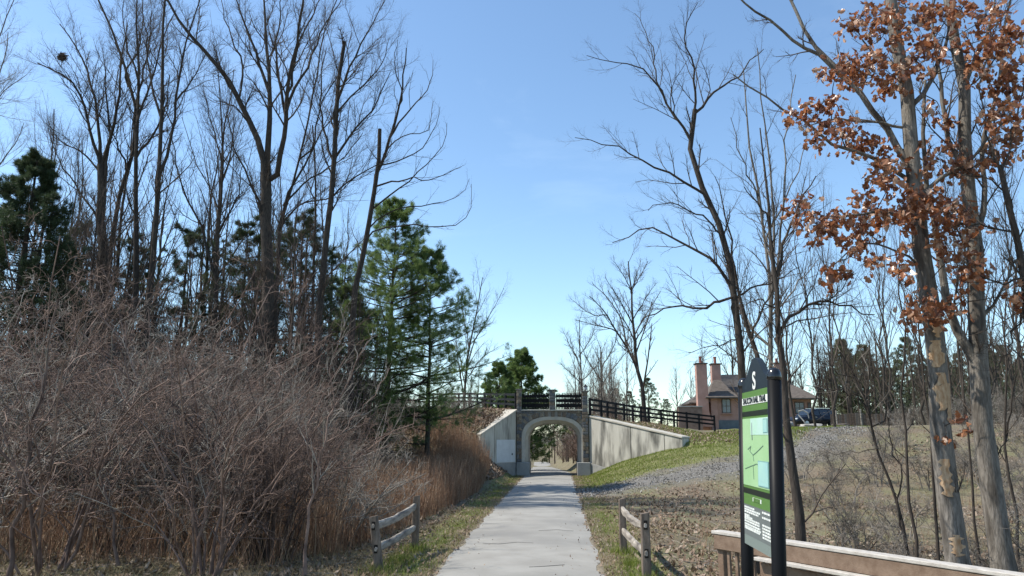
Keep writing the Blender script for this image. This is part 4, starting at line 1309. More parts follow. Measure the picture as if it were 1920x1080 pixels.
# thinner trees filling in behind: their own shapes, grown from a pole
def grown(label, name, x, y, h, r, seed, spec, bark, twig, group=None, bow=.012, spread=.45, nl=9, t0=.35, lean=0.0, limb_len=.42, up=.45):
    rng = np.random.default_rng(seed)
    g = float(H(x, y)) - .1
    root = empty(name, (x, y, g + .1)); tag(root, label, 'tree', group)
    k = 14; t = np.linspace(0, 1, k)
    c = np.stack([x + lean * h * t ** 1.4 + np.cumsum(rng.normal(0, bow * h / 3, k)), y + np.cumsum(rng.normal(0, bow * h / 3, k)), g + h * t], 1)
    R = r * (1 - .88 * t ** .9)
    lp, lr = spawn(c[None], R[None], nl, rng, t0=t0, t1=.97, ang=(spread, spread + .5), length=h * limb_len, up=up, rr=.55, npts=9, wig=.09, tip=.15, taper_len=.7)
    Pa = np.concatenate([resample(c, 9)[None], lp]); Ra = np.concatenate([np.interp(np.linspace(0, 1, 9), t, R)[None], lr])
    part('trunk', [(c[None], R[None], 8)], bark, root)
    lv = crown_of((Pa, Ra), rng, spec, None)
    part('crown', [(lp, lr, 5)] + [(p, q, 3) for p, q in lv], twig, root)
    return root


def move(root, x, y, rz, s, label=None, group=None):
    c = copy_tree(root)
    c.location = (x, y, float(H(x, y))); c.rotation_euler = (0, 0, rz); c.scale = (s, s, s * random.uniform(.92, 1.08))
    if label: c['label'] = label
    if group: c['group'] = group
    return c


T2 = [dict(n=7, t0=.2, ratio=.38, ang=(.4, .9), up=.25, rr=.5, npts=5, wig=.13, tip=.35),
      dict(n=5, t0=.15, ratio=.42, ang=(.4, .95), up=.18, rr=.6, npts=4, wig=.16, tip=.4),
      dict(n=4, t0=.1, length=.4, ang=(.4, 1.0), up=.12, rr=.7, rmax=.012, npts=3, wig=.2, tip=.5)]
GB = 'thin bare trees filling the left wood'
LB = 'thin bare tree standing in the tangled wood behind the left thicket'
pa_ = grown(LB, 'bare_tree', -15.0, 37, 14, .13, 21, T2, BD, BT, GB)
pb_ = grown(LB, 'bare_tree', -20.5, 36, 16, .15, 22, T2, BD, BT, GB, spread=.35, nl=11)
for i, (x, y, s, w_) in enumerate([(-24, 35, .9, 0), (-12.4, 39, .8, 0), (-18, 42, 1.05, 1), (-27, 41, 1, 1), (-22, 46, 1.1, 0), (-31, 44, 1.1, 0), (-14, 47, .85, 1), (-25, 31, .7, 1), (-17.5, 31, .62, 0), (-21, 28.5, .6, 1), (-13.8, 32, .6, 1), (-16, 34, .65, 0), (-19.5, 33, .6, 1), (-22.5, 33, .7, 0), (-11.5, 35, .55, 1), (-24, 29, .6, 0), (-15.5, 40, .75, 0), (-12, 43, .7, 1), (-20.5, 39, .8, 0), (-25, 37, .75, 1), (-13, 29.5, .55, 0), (-15, 31.5, .65, 1), (-17, 29, .6, 1), (-18.5, 36, .8, 0), (-21, 31, .7, 1), (-23, 37, .85, 0), (-26, 33, .75, 0), (-10.5, 33.5, .5, 0), (-9.8, 37, .55, 1), (-12.5, 36, .7, 0), (-14.5, 35, .8, 1), (-29, 38, .9, 1), (-19, 45, 1.0, 0), (-16, 44, .95, 1), (-24, 43, 1.0, 1), (-28.5, 36, .8, 0), (-10, 41, .65, 0), (-13.5, 33, .95, 1), (-16.5, 34, 1.1, 1), (-19.5, 32, 1.0, 0), (-21.5, 34, 1.15, 1), (-11.8, 38, .95, 0), (-23.5, 32, 1.0, 1), (-18, 38, 1.25, 1), (-14.8, 38, 1.2, 0), (-25.5, 35, 1.2, 0), (-35, 50, 1.2, 1), (-28, 55, 1.2, 0), (-19, 55, 1.1, 1)]):
    move(pb_ if w_ else pa_, x, y, 1.3 * i, s)


GY_ = 'dense young bare trees behind the thicket'
LY_ = 'dense young bare tree with brown twigs rising just behind the thicket'
T4 = [dict(n=9, t0=.12, ratio=.42, ang=(.4, .95), up=.22, rr=.5, npts=5, wig=.15, tip=.35),
      dict(n=6, t0=.15, ratio=.45, ang=(.4, .95), up=.15, rr=.62, npts=4, wig=.18, tip=.45),
      dict(n=4, t0=.1, length=.38, ang=(.4, 1.0), up=.1, rr=.75, rmax=.011, npts=3, wig=.22, tip=.6)]
yy_ = [grown(LY_, 'bare_tree', float(P(90, 800, 30)[0]), 30, 11, .09, 91, T4, BD, BT, GY_, spread=.5, nl=15, t0=.15), grown(LY_, 'bare_tree', float(P(470, 800, 30)[0]), 30, 10, .08, 92, T4, BD, M['twig_red'], GY_, spread=.6, nl=14, t0=.12)]
rgy = np.random.default_rng(44)
for i in range(34):
    Yd = rgy.uniform(25.5, 36); px = rgy.uniform(-30, 690) if i % 3 else rgy.uniform(60, 420)
    move(yy_[i % 2], float(P(px, 800, Yd)[0]), Yd, rgy.random() * 6, rgy.uniform(.7, 1.15) * (.75 if px > 560 else 1))


# ------------------------------------------------------------------ evergreens
def needles(cent, rng, n_, length, width, dirs=None, spread=1.0, flat=0.0):
    """Thin needle blades round given points: triangles (V, T, colour value)."""
    N = len(cent)
    d = rng.normal(0, 1, (N, n_, 3)); d[..., 2] = d[..., 2] * (1 - flat) + .15
    if dirs is not None: d = unit(d) * spread + dirs[:, None, :]
    d = unit(d)
    s = unit(np.cross(d, rng.normal(0, 1, (N, n_, 3))))
    L = length * rng.uniform(.6, 1.2, (N, n_, 1))
    base = cent[:, None, :] + rng.normal(0, length * .18, (N, n_, 3))
    V = np.stack([base - s * width / 2, base + s * width / 2, base + d * L], 2).reshape(-1, 3)
    T = np.arange(len(V)).reshape(-1, 3)
    col = np.repeat(np.clip(np.repeat(rng.random(N) * .75, n_) + rng.normal(.12, .12, N * n_), 0, 1), 3)
    return V, T, col


def conifer(label, name, x, y, h, r0, seed, nmat, whorl=.75, reach=.26, lo=.15, per=6, tuft=(10, .16, .022), dens=1.0, shape=1.0, upb=.1, droop=.03, bark=None, group=None, cat='tree', lean=0.0, irregular=.35, bare_low=0.0):
    rng = np.random.default_rng(seed)
    g = float(H(x, y)) - .1
    root = empty(name, (x, y, g + .1)); tag(root, label, cat, group)
    t = np.linspace(0, 1, 14)
    c = np.stack([x + lean * h * t + np.cumsum(rng.normal(0, .02, 14)), y + np.cumsum(rng.normal(0, .02, 14)), g + h * t], 1)
    R = r0 * (1 - .93 * t)
    bp_, br_ = [], []
    zz_ = lo * h
    while zz_ < h * .985:
        f = zz_ / h
        Lm = h * reach * ((1 - f) ** .75 * (0.55 + .45 * min(1, (f - lo) / .15 + .3))) * shape + .15
        k = per + rng.integers(-1, 2)
        a0 = rng.random() * 6.28
        for j in range(k):
            if rng.random() < irregular * .5: continue
            a = a0 + 6.28 * j / k + rng.normal(0, .25)
            L = Lm * rng.uniform(1 - irregular, 1 + irregular * .6)
            p0 = np.array([np.interp(zz_, c[:, 2] - g, c[:, 0]), np.interp(zz_, c[:, 2] - g, c[:, 1]), g + zz_ + rng.normal(0, .1)])
            d = np.array([math.cos(a), math.sin(a), upb + .5 * f ** 3])
            q = [p0]
            for s in range(1, 7):
                d = d + np.array([*rng.normal(0, .06, 2), rng.normal(0, .05) - droop + .02 * s]); d = d / np.linalg.norm(d)
                q.append(q[-1] + d * L / 6)
            bp_.append(q); br_.append(np.linspace(max(.012, .02 * L * .7), .006, 7))
        zz_ += whorl * rng.uniform(.75, 1.25) * (1 - .45 * f)
    bp_ = np.array(bp_); br_ = np.array(br_)
    sp_, sr_ = spawn(bp_, br_, max(3, int(7 * dens)), rng, t0=.28, t1=1, ang=(.5, .95), ratio=.34, up=.12, rr=.6, npts=4, wig=.1, taper_len=.5)
    tp_, tr_ = spawn(sp_, sr_, 3, rng, t0=.3, t1=1, ang=(.4, .9), ratio=.5, up=.12, rr=.6, npts=3, wig=.1)
    part('trunk', [(c[None], R[None], 8)], bark or BD, root)
    part('branch', [(bp_, br_, 4), (sp_, sr_, 3)], bark or BD, root).__setitem__('kind', 'stuff')
    pts = np.concatenate([tp_[:, 1:].reshape(-1, 3), sp_[:, 2:].reshape(-1, 3), bp_[:, 5:].reshape(-1, 3)])
    dr = np.concatenate([unit(tp_[:, 1:] - tp_[:, :-1]).reshape(-1, 3), unit(sp_[:, 2:] - sp_[:, 1:-1]).reshape(-1, 3), unit(bp_[:, 5:] - bp_[:, 4:-1]).reshape(-1, 3)])
    V, T, col = needles(pts, rng, tuft[0], tuft[1], tuft[2], dr, .85, .1)
    crown = mk('crown', V - np.array(root.location), T=T, mat=nmat, parent=root, attr=np.stack([col, col, col, np.ones_like(col)], 1))
    return root


def xz(px, Y): return float(P(px, 800, Y)[0])


conifer('tall white pine with bright tiered green branches beside the path bank', 'pine_tree', xz(722, 35.5), 35.5, 13.8, .19, 31, M['pine'], reach=.38, lo=.18, per=7, whorl=.56, dens=1.1, tuft=(12, .21, .018), irregular=.55, lean=.012)
conifer('darker slim white pine leaning beside the taller pine, nearer the bridge', 'pine_tree', xz(800, 36.5), 36.5, 11.2, .14, 32, M['pine'], reach=.40, lo=.15, per=6, whorl=.6, dens=1.0, tuft=(12, .21, .018), irregular=.6, lean=.008)
conifer('short olive pine left of the tall white pine', 'pine_tree', xz(648, 36), 36, 9.4, .13, 33, M['pine'], reach=.38, lo=.2, per=6, whorl=.6, dens=1.1, tuft=(12, .20, .020), irregular=.55)
conifer('broad dark hemlock at the left edge of the wood', 'hemlock_tree', xz(0, 25), 25, 12.4, .25, 34, M['hemlock'], reach=.3, lo=.1, per=7, whorl=.5, dens=1.4, tuft=(14, .18, .018), upb=-.05, droop=.02)
conifer('dark hemlock behind the trunk of the big fan tree', 'hemlock_tree', xz(548, 32), 32, 12.4, .18, 35, M['hemlock'], reach=.36, lo=.08, per=7, whorl=.6, dens=.9, tuft=(12, .19, .018), upb=-.02, irregular=.7)
conifer('dark hemlock between the arching bare tree and the fan tree', 'hemlock_tree', xz(440, 33), 33, 12.8, .18, 36, M['hemlock'], reach=.34, lo=.08, per=7, whorl=.6, dens=.85, tuft=(12, .19, .018), upb=-.02, irregular=.75)
hm = conifer('sparse dark hemlock under the paired stems left of the fan tree', 'hemlock_tree', xz(325, 33), 33, 12.0, .18, 37, M['hemlock'], reach=.32, lo=.08, per=6, whorl=.65, dens=.8, tuft=(12, .19, .018), upb=-.02, irregular=.8)
move(hm, xz(215, 34), 34, 2.0, 1.0, 'sparse dark hemlock under the crossing stems, second from the left edge')
move(hm, xz(610, 37), 37, 4.0, .95, 'sparse dark hemlock between the broken stub tree and the pines')
move(hm, xz(120, 36), 36, 5.0, 1.0, 'sparse dark hemlock below the nest tree, right of the broad hemlock')
fp = conifer('full green pine standing behind the left bridge pier', 'pine_tree', xz(975, 68), 68, 10.4, .25, 38, M['pine'], reach=.42, lo=.08, per=8, whorl=.6, dens=1.2, tuft=(10, .27, .04), irregular=.35)
ap = conifer('green pine overhanging the trail seen through the arch', 'pine_tree', -5.0, 63, 7.5, .2, 39, M['pine'], reach=.4, lo=.06, per=7, whorl=.6, dens=1.1, tuft=(9, .24, .04), irregular=.4)
# ------------------------------------------------------------------ trees on the right
BG, PT = M['bark_grey'], M['twig_brown']
R2 = [dict(n=12, t0=.15, length=1.15, ang=(.45, .95), up=.22, rr=.45, rmax=.02, npts=5, wig=.15, tip=.35),
      dict(n=5, t0=.2, ratio=.45, ang=(.4, .95), up=.15, rr=.6, npts=4, wig=.17, tip=.4),
      dict(n=4, t0=.15, length=.22, ang=(.4, 1.0), up=.1, rr=.7, rmax=.005, npts=3, wig=.2, tip=.5)]
traced('slender bare tree with long crooked limbs reaching left over the sky', 'bare_tree', 'tree',
       [([(1400, 790), (1390, 690), (1372, 560), (1368, 490), (1345, 420), (1320, 360), (1300, 310), (1295, 255), (1303, 205)], .15, .075), ([(1303, 210), (1340, 170), (1375, 150), (1410, 115), (1432, 92)], .055, .012), ([(1303, 200), (1300, 130), (1285, 70), (1290, 40), (1308, 5)], .05, .012),
        ([(1295, 258), (1265, 212), (1235, 160), (1200, 130), (1160, 115), (1100, 104)], .055, .01), ([(1235, 162), (1228, 110), (1215, 60), (1190, 25)], .035, .008), ([(1320, 368), (1285, 345), (1240, 315), (1200, 295), (1150, 275), (1078, 258)], .055, .01),
        ([(1370, 545), (1340, 500), (1290, 460), (1240, 435), (1205, 430), (1180, 442), (1148, 455)], .07, .012), ([(1372, 560), (1320, 575), (1270, 575), (1235, 585), (1200, 610)], .055, .012), ([(1345, 430), (1300, 395), (1255, 380), (1215, 395)], .04, .01),
        ([(1374, 575), (1400, 545), (1440, 530), (1500, 500)], .05, .01), ([(1382, 640), (1330, 650), (1290, 662)], .03, .008), ([(1262, 212), (1262, 160), (1290, 110)], .025, .007)], 15.5, 41, R2, BD, PT, depth=.4, rscale=.68)
traced('dark leaning trunk rising just right of the trail sign', 'bare_tree', 'tree',
       [([(1498, 1008), (1482, 850), (1474, 740), (1464, 640), (1456, 570), (1450, 490), (1444, 400), (1432, 310), (1425, 240)], .115, .012), ([(1462, 625), (1500, 580), (1545, 566), (1600, 578), (1640, 590)], .045, .01), ([(1452, 520), (1475, 440), (1500, 380), (1530, 330)], .04, .01), ([(1446, 430), (1420, 380), (1395, 350)], .03, .008), ([(1457, 590), (1430, 560), (1400, 570)], .03, .008), ([(1545, 566), (1580, 540), (1600, 510)], .02, .006)], 13.6, 42, R2, BD, PT, depth=.4, rscale=.95)
traced('clump of thin upright grey stems behind the trail sign', 'bare_tree', 'tree',
       [([(1440, 790), (1443, 690), (1446, 560), (1434, 450), (1420, 340), (1402, 230), (1394, 130)], .12, .02), ([(1446, 560), (1452, 430), (1442, 290), (1428, 170), (1420, 90)], .08, .015), ([(1447, 570), (1463, 440), (1468, 320), (1476, 220), (1492, 140)], .08, .015), ([(1444, 640), (1410, 620), (1360, 500), (1330, 440)], .06, .012), ([(1444, 600), (1490, 540), (1540, 480)], .05, .01), ([(1436, 460), (1470, 380), (1500, 300), (1520, 220)], .05, .01), ([(1425, 380), (1390, 300), (1370, 220)], .05, .01)], 20, 43, vary(R2, length=1.5, n=9), BG, PT, depth=.4)
traced('forked dark stem passing just left of the trail sign crest', 'bare_tree', 'tree',
       [([(1432, 800), (1428, 680), (1405, 620), (1390, 570)], .1, .07), ([(1392, 575), (1375, 500), (1365, 420), (1340, 330)], .06, .012), ([(1408, 625), (1440, 560), (1470, 480)], .05, .012)], 18.5, 44, vary(R2, length=1.2), BD, PT)

# the oak that keeps its brown leaves
oak_limbs = [([(1797, 1062), (1785, 980), (1770, 890), (1762, 790), (1757, 690), (1750, 615), (1742, 535), (1727, 450), (1716, 350), (1706, 250), (1695, 150), (1680, 80), (1668, -20)], .235, .12),
             ([(1706, 320), (1685, 280), (1660, 235), (1622, 190), (1602, 162), (1558, 120), (1510, 60), (1478, -10)], .10, .035), ([(1600, 160), (1540, 105), (1490, 80), (1455, 45), (1412, 20), (1376, -15)], .065, .02),
             ([(1712, 345), (1640, 300), (1560, 268), (1500, 222), (1430, 180), (1375, 140)], .06, .015), ([(1726, 430), (1670, 400), (1600, 400), (1540, 420), (1490, 410)], .045, .012), ([(1700, 210), (1740, 160), (1770, 90), (1790, 10)], .07, .02),
             ([(1718, 380), (1770, 330), (1820, 300), (1870, 240), (1905, 200)], .06, .015), ([(1735, 500), (1680, 470), (1620, 455), (1560, 500)], .035, .01), ([(1690, 140), (1640, 100), (1600, 50)], .05, .012), ([(1722, 410), (1760, 400), (1800, 440), (1815, 500)], .04, .01), ([(1742, 540), (1720, 570), (1702, 590)], .022, .008),
             ([(1702, 240), (1640, 230), (1560, 225), (1500, 240)], .04, .01), ([(1698, 170), (1650, 150), (1590, 125), (1545, 130)], .04, .01)]
oak, oP, oR, olv = traced('oak by the railing with brown dead leaves and peeled bark on its trunk', 'oak_tree', 'tree', oak_limbs, 14.0, 45, vary(R2, n=6, length=.8), BG, PT, depth=.3, wob=.015, rscale=.9)
# patches of bare wood on its trunk
tp, tr_ = oP[0], oR[0]
for py0, py1, a0, a1 in ((640, 690, 3.6, 5.0), (700, 770, 3.9, 5.3), (720, 800, 4.9, 5.9), (590, 635, 4.2, 5.2), (860, 930, 3.8, 4.7), (1000, 1040, 4.0, 4.9)):
    za, zb = P(1755, py1, 14)[2], P(1755, py0, 14)[2]
    k, m = 13, 7; Vp = []
    for i in range(k):
        z = za + (zb - za) * i / (k - 1)
        cx, cy, r = (np.interp(z, tp[:, 2], tp[:, 0]), np.interp(z, tp[:, 2], tp[:, 1]), np.interp(z, tp[:, 2], tr_))
        e0, e1 = a0 + random.uniform(-.28, .28), a1 + random.uniform(-.32, .32)
        sh = .55 * abs(2 * i / (k - 1) - 1) ** 3 * (a1 - a0)
        for j in range(m):
            a = e0 + sh * .5 + (e1 - e0 - sh) * j / (m - 1)
            rr_ = r * 1.035 + .004
            Vp.append((cx + rr_ * math.cos(a), cy + rr_ * math.sin(a), z))
    ii = [(i * m + j, i * m + j + 1, (i + 1) * m + j + 1, (i + 1) * m + j) for i in range(k - 1) for j in range(m - 1)]
    mk('bare_patch', np.array(Vp) - np.array(oak.location), Q=ii, mat=M['bare_wood'], parent=oak, smooth=True)

# leaf shapes: lobed, folded along the midrib, curled
def leaf_shape(rng):
    half = [(0, 0), (.10, .10), (.22, .13), (.20, .30), (.16, .36), (.36, .46), (.30, .56), (.18, .60), (.30, .78), (.20, .84), (.06, .88), (0, 1.0)]
    fold = rng.uniform(.2, .9); curl = rng.uniform(-.9, 1.5); tw = rng.uniform(-1.0, 1.0)
    V_ = []
    mid = [(0, y) for y in (0, .3, .6, 1.0)]
    for sx_ in (1, -1):
        for x, y in half:
            X_ = sx_ * x * (1 + rng.uniform(-.15, .15)); z = -abs(X_) * fold * .0 + abs(X_) * fold + curl * (y - .4) ** 2 + tw * X_ * y
            V_.append((X_, y, z))
    n_ = len(half)
    T_ = []
    for s_ in (0, 1):
        o = s_ * n_
        for i in range(1, n_ - 1):
            a, b_ = o + i, o + i + 1
            # fan from points on the midrib close by
            m_ = o if i < 4 else o + n_ - 1
            T_.append((m_, a, b_) if s_ == 0 else (m_, b_, a))
        T_.append((o, o + 4, o + n_ - 1) if s_ == 0 else (o, o + n_ - 1, o + 4))
    return np.array(V_), np.array(T_)


rng = np.random.default_rng(5)
shapes = [leaf_shape(rng) for _ in range(8)]
blobs = [(1615, 30, 42, 40, 17), (1660, 60, 40, 35, 12), (1570, 130, 38, 28, 13), (1625, 125, 48, 34, 20), (1665, 150, 34, 30, 12), (1545, 190, 22, 20, 8), (1510, 215, 32, 20, 11), (1560, 235, 36, 20, 10), (1600, 265, 30, 40, 15), (1640, 300, 34, 40, 14),
         (1720, 40, 45, 35, 17), (1770, 70, 45, 45, 17), (1720, 110, 40, 30, 11), (1700, 15, 50, 16, 11), (1800, 20, 30, 24, 10), (1850, 30, 36, 30, 13), (1890, 60, 40, 45, 22), (1865, 110, 36, 34, 14), (1895, 150, 32, 36, 15), (1880, 215, 36, 32, 13), (1900, 265, 28, 34, 12), (1860, 290, 26, 22, 8),
         (1500, 390, 22, 24, 9), (1530, 425, 34, 24, 13), (1580, 410, 38, 28, 17), (1630, 385, 38, 30, 17), (1690, 400, 42, 30, 20), (1605, 445, 34, 22, 12), (1660, 330, 34, 26, 11), (1720, 300, 30, 26, 9), (1760, 290, 34, 28, 11), (1800, 315, 34, 24, 11), (1740, 370, 38, 34, 17), (1780, 400, 38, 30, 15), (1820, 420, 28, 36, 11),
         (1690, 485, 17, 26, 8), (1815, 500, 26, 34, 13), (1775, 455, 30, 26, 9), (1557, 515, 13, 20, 6), (1583, 500, 8, 14, 3), (1640, 488, 9, 9, 2), (1605, 472, 8, 8, 2), (1702, 592, 12, 18, 4), (1726, 565, 14, 28, 6), (1745, 590, 20, 18, 6), (1785, 560, 16, 18, 4), (1905, 550, 20, 22, 6), (1842, 130, 24, 30, 8), (1760, 210, 26, 24, 6), (1530, 270, 16, 14, 3), (1775, 812, 14, 16, 1), (1805, 790, 10, 12, 1)]
limb_pts = oP.reshape(-1, 3)
cl, twp = [], []
for cx, cy, rx, ry, k in blobs:
    k = int(k * 1.0) + 1
    Yb = 13.6 + rng.uniform(-.9, .7)
    hub = P(cx, cy, Yb)
    near = limb_pts[np.argmin(np.linalg.norm((limb_pts - hub) * np.array([1, .6, 1]), axis=1))]
    midp = (near + hub) / 2 + rng.normal(0, .08, 3) + np.array([0, 0, .06])
    twp.append((resample(np.array([near, midp, hub]), 6), .013))
    for _ in range(k):
        u_ = 1.15 * rng.random() ** .55; a = rng.random() * 6.28
        q = P(cx + rx * u_ * math.cos(a), cy + ry * u_ * math.sin(a), Yb + rng.normal(0, .22))
        cl.append(q); twp.append((resample(np.array([hub, (hub + q) / 2 + rng.normal(0, .04, 3), q]), 6), .005))
tP = np.array([p for p, r in twp]); tR = np.array([r * np.linspace(1, .5, 6) for p, r in twp])
part('leaf_twig', [(tP, tR, 3)], PT, oak).__setitem__('kind', 'stuff')
cl = np.array(cl)
LV, LT, LC = [], [], []
off = 0; big = []
leafrng = np.random.default_rng(8)
for ci, c in enumerate(cl):
    for _ in range(leafrng.integers(5, 9)):
        Vs, Ts = shapes[leafrng.integers(0, 8)]
        s = leafrng.uniform(.09, .175)
        e_ = Euler((leafrng.normal(-PI / 2 - .3, .75), leafrng.normal(0, .7), leafrng.uniform(0, 6.28)))
        p = c + leafrng.normal(0, .075, 3)
        if len(big) < 240 and leafrng.random() < .085:
            big.append((p, s, e_, leafrng.integers(0, 8))); continue
        R_ = np.array(e_.to_matrix())
        v = (Vs * s) @ R_.T + p
        LV.append(v); LT.append(Ts + off); off += len(v)
        LC.append(np.full(len(v), np.clip(leafrng.normal(.45, .28), 0, 1)))
LV = np.concatenate(LV); LC = np.concatenate(LC)
fo = mk('foliage', LV - np.array(oak.location), T=np.concatenate(LT), mat=M['oak_leaf'], parent=oak, attr=np.stack([LC] * 3 + [np.ones_like(LC)], 1)); fo['kind'] = 'stuff'
leafmesh = []
for k, (Vs, Ts) in enumerate(shapes):
    me = mk('leaf', Vs, T=Ts, mat=M['oak_leaf'], attr=np.tile([[.1 + .1 * k, 0, 0, 1]], (len(Vs), 1)))
    leafmesh.append(me.data); bpy.data.objects.remove(me)
ol = np.array(oak.location)
for p, s, e_, k in big:
    o = bpy.data.objects.new('leaf', leafmesh[k]); COL.objects.link(o); o.parent = oak
    o.location = p - ol; o.rotation_euler = e_; o.scale = (s, s, s)

traced('forked grey tree with smooth ridged trunk, rightmost by the railing', 'bare_tree', 'tree',
       [([(1884, 1068), (1872, 1000), (1858, 920), (1845, 840), (1839, 740), (1832, 640), (1830, 540), (1825, 450), (1816, 350), (1810, 250), (1804, 150), (1786, 50), (1775, -20)], .24, .10), ([(1833, 700), (1805, 645), (1785, 590), (1772, 545), (1757, 450), (1740, 350), (1730, 250), (1735, 150)], .13, .03), ([(1826, 460), (1850, 380), (1840, 290), (1870, 180), (1880, 60), (1900, -20)], .08, .02),
        ([(1815, 340), (1780, 260), (1765, 160), (1750, 60), (1755, -20)], .07, .02), ([(1806, 180), (1830, 100), (1860, 30), (1870, -30)], .06, .02), ([(1832, 610), (1870, 560), (1900, 500), (1940, 450)], .05, .015)], 14.6, 46, R2, BG, PT, depth=.3, wob=.015, rscale=.9)
traced('dark tree at the right edge with branches crossing the grey trunk', 'bare_tree', 'tree',
       [([(1985, 1075), (1965, 900), (1945, 720), (1930, 600), (1916, 500), (1906, 435), (1886, 365), (1875, 310)], .16, .06), ([(1905, 440), (1870, 430), (1830, 420), (1790, 425)], .04, .012), ([(1886, 365), (1862, 342), (1835, 325), (1800, 330)], .035, .01), ([(1920, 520), (1880, 535), (1840, 520), (1800, 520)], .035, .01), ([(1880, 350), (1890, 280), (1915, 200), (1920, 100)], .05, .015), ([(1925, 560), (1895, 640), (1860, 700)], .03, .01), ([(1876, 320), (1850, 240), (1845, 150), (1860, 60)], .04, .012)], 13.2, 47, R2, BD, PT, depth=.3)

SP = [dict(n=6, t0=.3, length=.8, ang=(.5, 1.0), up=.2, rr=.45, rmax=.012, npts=5, wig=.15, tip=.35), dict(n=5, t0=.2, length=.32, ang=(.4, .95), up=.12, rr=.6, rmax=.006, npts=3, wig=.18, tip=.4)]
traced('straight thin dark sapling, left of two growing left of the oak', 'sapling', 'tree', [([(1717, 1045), (1706, 900), (1696, 740), (1691, 615), (1690, 520), (1688, 430)], .05, .012)], 14.6, 51, vary(SP, n=12), BD, PT)
traced('thin dark sapling close against the oak trunk on its left', 'sapling', 'tree', [([(1762, 1050), (1746, 870), (1733, 720), (1725, 600), (1722, 520), (1716, 440)], .05, .012)], 15.2, 52, vary(SP, n=12), BD, PT)
traced('thin dark sapling in the gap between the oak and the forked grey tree', 'sapling', 'tree', [([(1828, 985), (1816, 840), (1806, 720), (1801, 640), (1803, 540), (1812, 470)], .045, .012)], 17, 53, vary(SP, n=10), BD, PT)
traced('thin bare sapling right of the forked grey tree', 'sapling', 'tree', [([(1902, 970), (1888, 840), (1885, 720), (1888, 615), (1895, 480), (1890, 380)], .05, .012), ([(1888, 800), (1905, 700), (1925, 600)], .03, .01)], 16.5, 54, vary(SP, n=10), BD, PT)
traced('leaning many-stemmed sapling with a long low branch left of the oak', 'sapling', 'tree',
       [([(1692, 1010), (1680, 960), (1662, 880), (1645, 830), (1622, 745), (1600, 700), (1575, 660)], .055, .02), ([(1622, 760), (1590, 738), (1560, 728), (1510, 722)], .025, .008), ([(1625, 755), (1632, 680), (1620, 620), (1640, 560)], .03, .008), ([(1640, 815), (1665, 760), (1680, 690), (1700, 640)], .03, .008), ([(1605, 710), (1570, 700), (1530, 670), (1510, 640)], .022, .007), ([(1680, 970), (1690, 900), (1672, 830), (1660, 770)], .03, .01), ([(1600, 700), (1610, 640), (1590, 580)], .022, .007), ([(1648, 840), (1600, 845), (1560, 850), (1525, 825)], .016, .005)], 16, 55, vary(SP, n=9, length=1.0), BD, M['twig_grey'])

# ------------------------------------------------------------------ trees behind the bridge and the house
T3 = [dict(n=11, t0=.2, ratio=.36, ang=(.4, .85), up=.25, rr=.5, npts=5, wig=.11, tip=.35),
      dict(n=6, t0=.15, ratio=.42, ang=(.4, .9), up=.18, rr=.62, npts=4, wig=.14, tip=.45),
      dict(n=4, t0=.1, length=.7, ang=(.4, 1.0), up=.12, rr=.8, rmax=.024, npts=3, wig=.2, tip=.6)]
traced('spreading bare oak with a leaning double trunk behind the black fence', 'bare_tree', 'tree',
       [([(1208, 765), (1203, 720), (1193, 690), (1190, 640), (1186, 590), (1184, 540), (1178, 490)], .42, .08), ([(1200, 705), (1180, 660), (1155, 620), (1130, 580), (1105, 555)], .24, .05), ([(1175, 655), (1165, 600), (1140, 560), (1110, 530)], .16, .04), ([(1188, 610), (1160, 560), (1135, 520)], .13, .03), ([(1187, 600), (1210, 560), (1230, 530)], .13, .03), ([(1190, 640), (1215, 600), (1225, 570)], .12, .03), ([(1184, 545), (1165, 510), (1150, 490)], .1, .03), ([(1184, 545), (1205, 510), (1215, 490)], .1, .03), ([(1155, 620), (1120, 610), (1080, 600)], .12, .03), ([(1135, 590), (1110, 590), (1070, 560)], .1, .03)], 84, 61, T3, BD, BT, depth=.35)
traced('small bare tree rising directly above the right picket fence', 'bare_tree', 'tree', [([(1092, 770), (1090, 720), (1088, 660), (1086, 600)], .2, .05), ([(1089, 690), (1070, 650), (1055, 620)], .1, .03), ([(1088, 665), (1110, 630), (1120, 590)], .1, .03), ([(1090, 720), (1065, 695), (1050, 680)], .08, .03), ([(1090, 715), (1115, 690), (1130, 660)], .08, .03)], 82, 62, T3, BD, BT)
traced('bare tree with a burl on its trunk, right of the lantern', 'bare_tree', 'tree', [([(1136, 775), (1131, 730), (1128, 700), (1126, 650)], .25, .07), ([(1130, 715), (1105, 680), (1085, 640)], .12, .03), ([(1128, 690), (1150, 650), (1160, 610)], .12, .03), ([(1132, 735), (1150, 770)], .1, .06), ([(1130, 720), (1150, 690), (1175, 660)], .1, .03)], 83, 63, T3, BD, BT)
traced('slim bare tree clump right of the white pines, left of the bridge', 'bare_tree', 'tree', [([(868, 780), (873, 720), (880, 650), (895, 580), (905, 520)], .18, .04), ([(876, 690), (890, 640), (925, 580), (945, 540)], .09, .02), ([(880, 650), (868, 590), (865, 540)], .08, .02), ([(870, 750), (860, 680), (850, 600)], .1, .02), ([(874, 710), (905, 670), (935, 650)], .08, .02)], 62, 64, T3, BD, BT)
GF = 'far bare trees on the skyline'
LF = 'far bare tree in the wood along the skyline right of the bridge'
q1 = grown(LF, 'bare_tree', 30, 118, 14, .22, 71, T2, BD, BT, GF, nl=10)
q2 = grown(LF, 'bare_tree', 42, 112, 12, .2, 72, T2, BD, BT, GF, spread=.55, nl=11)
rg = np.random.default_rng(3)
k = 0
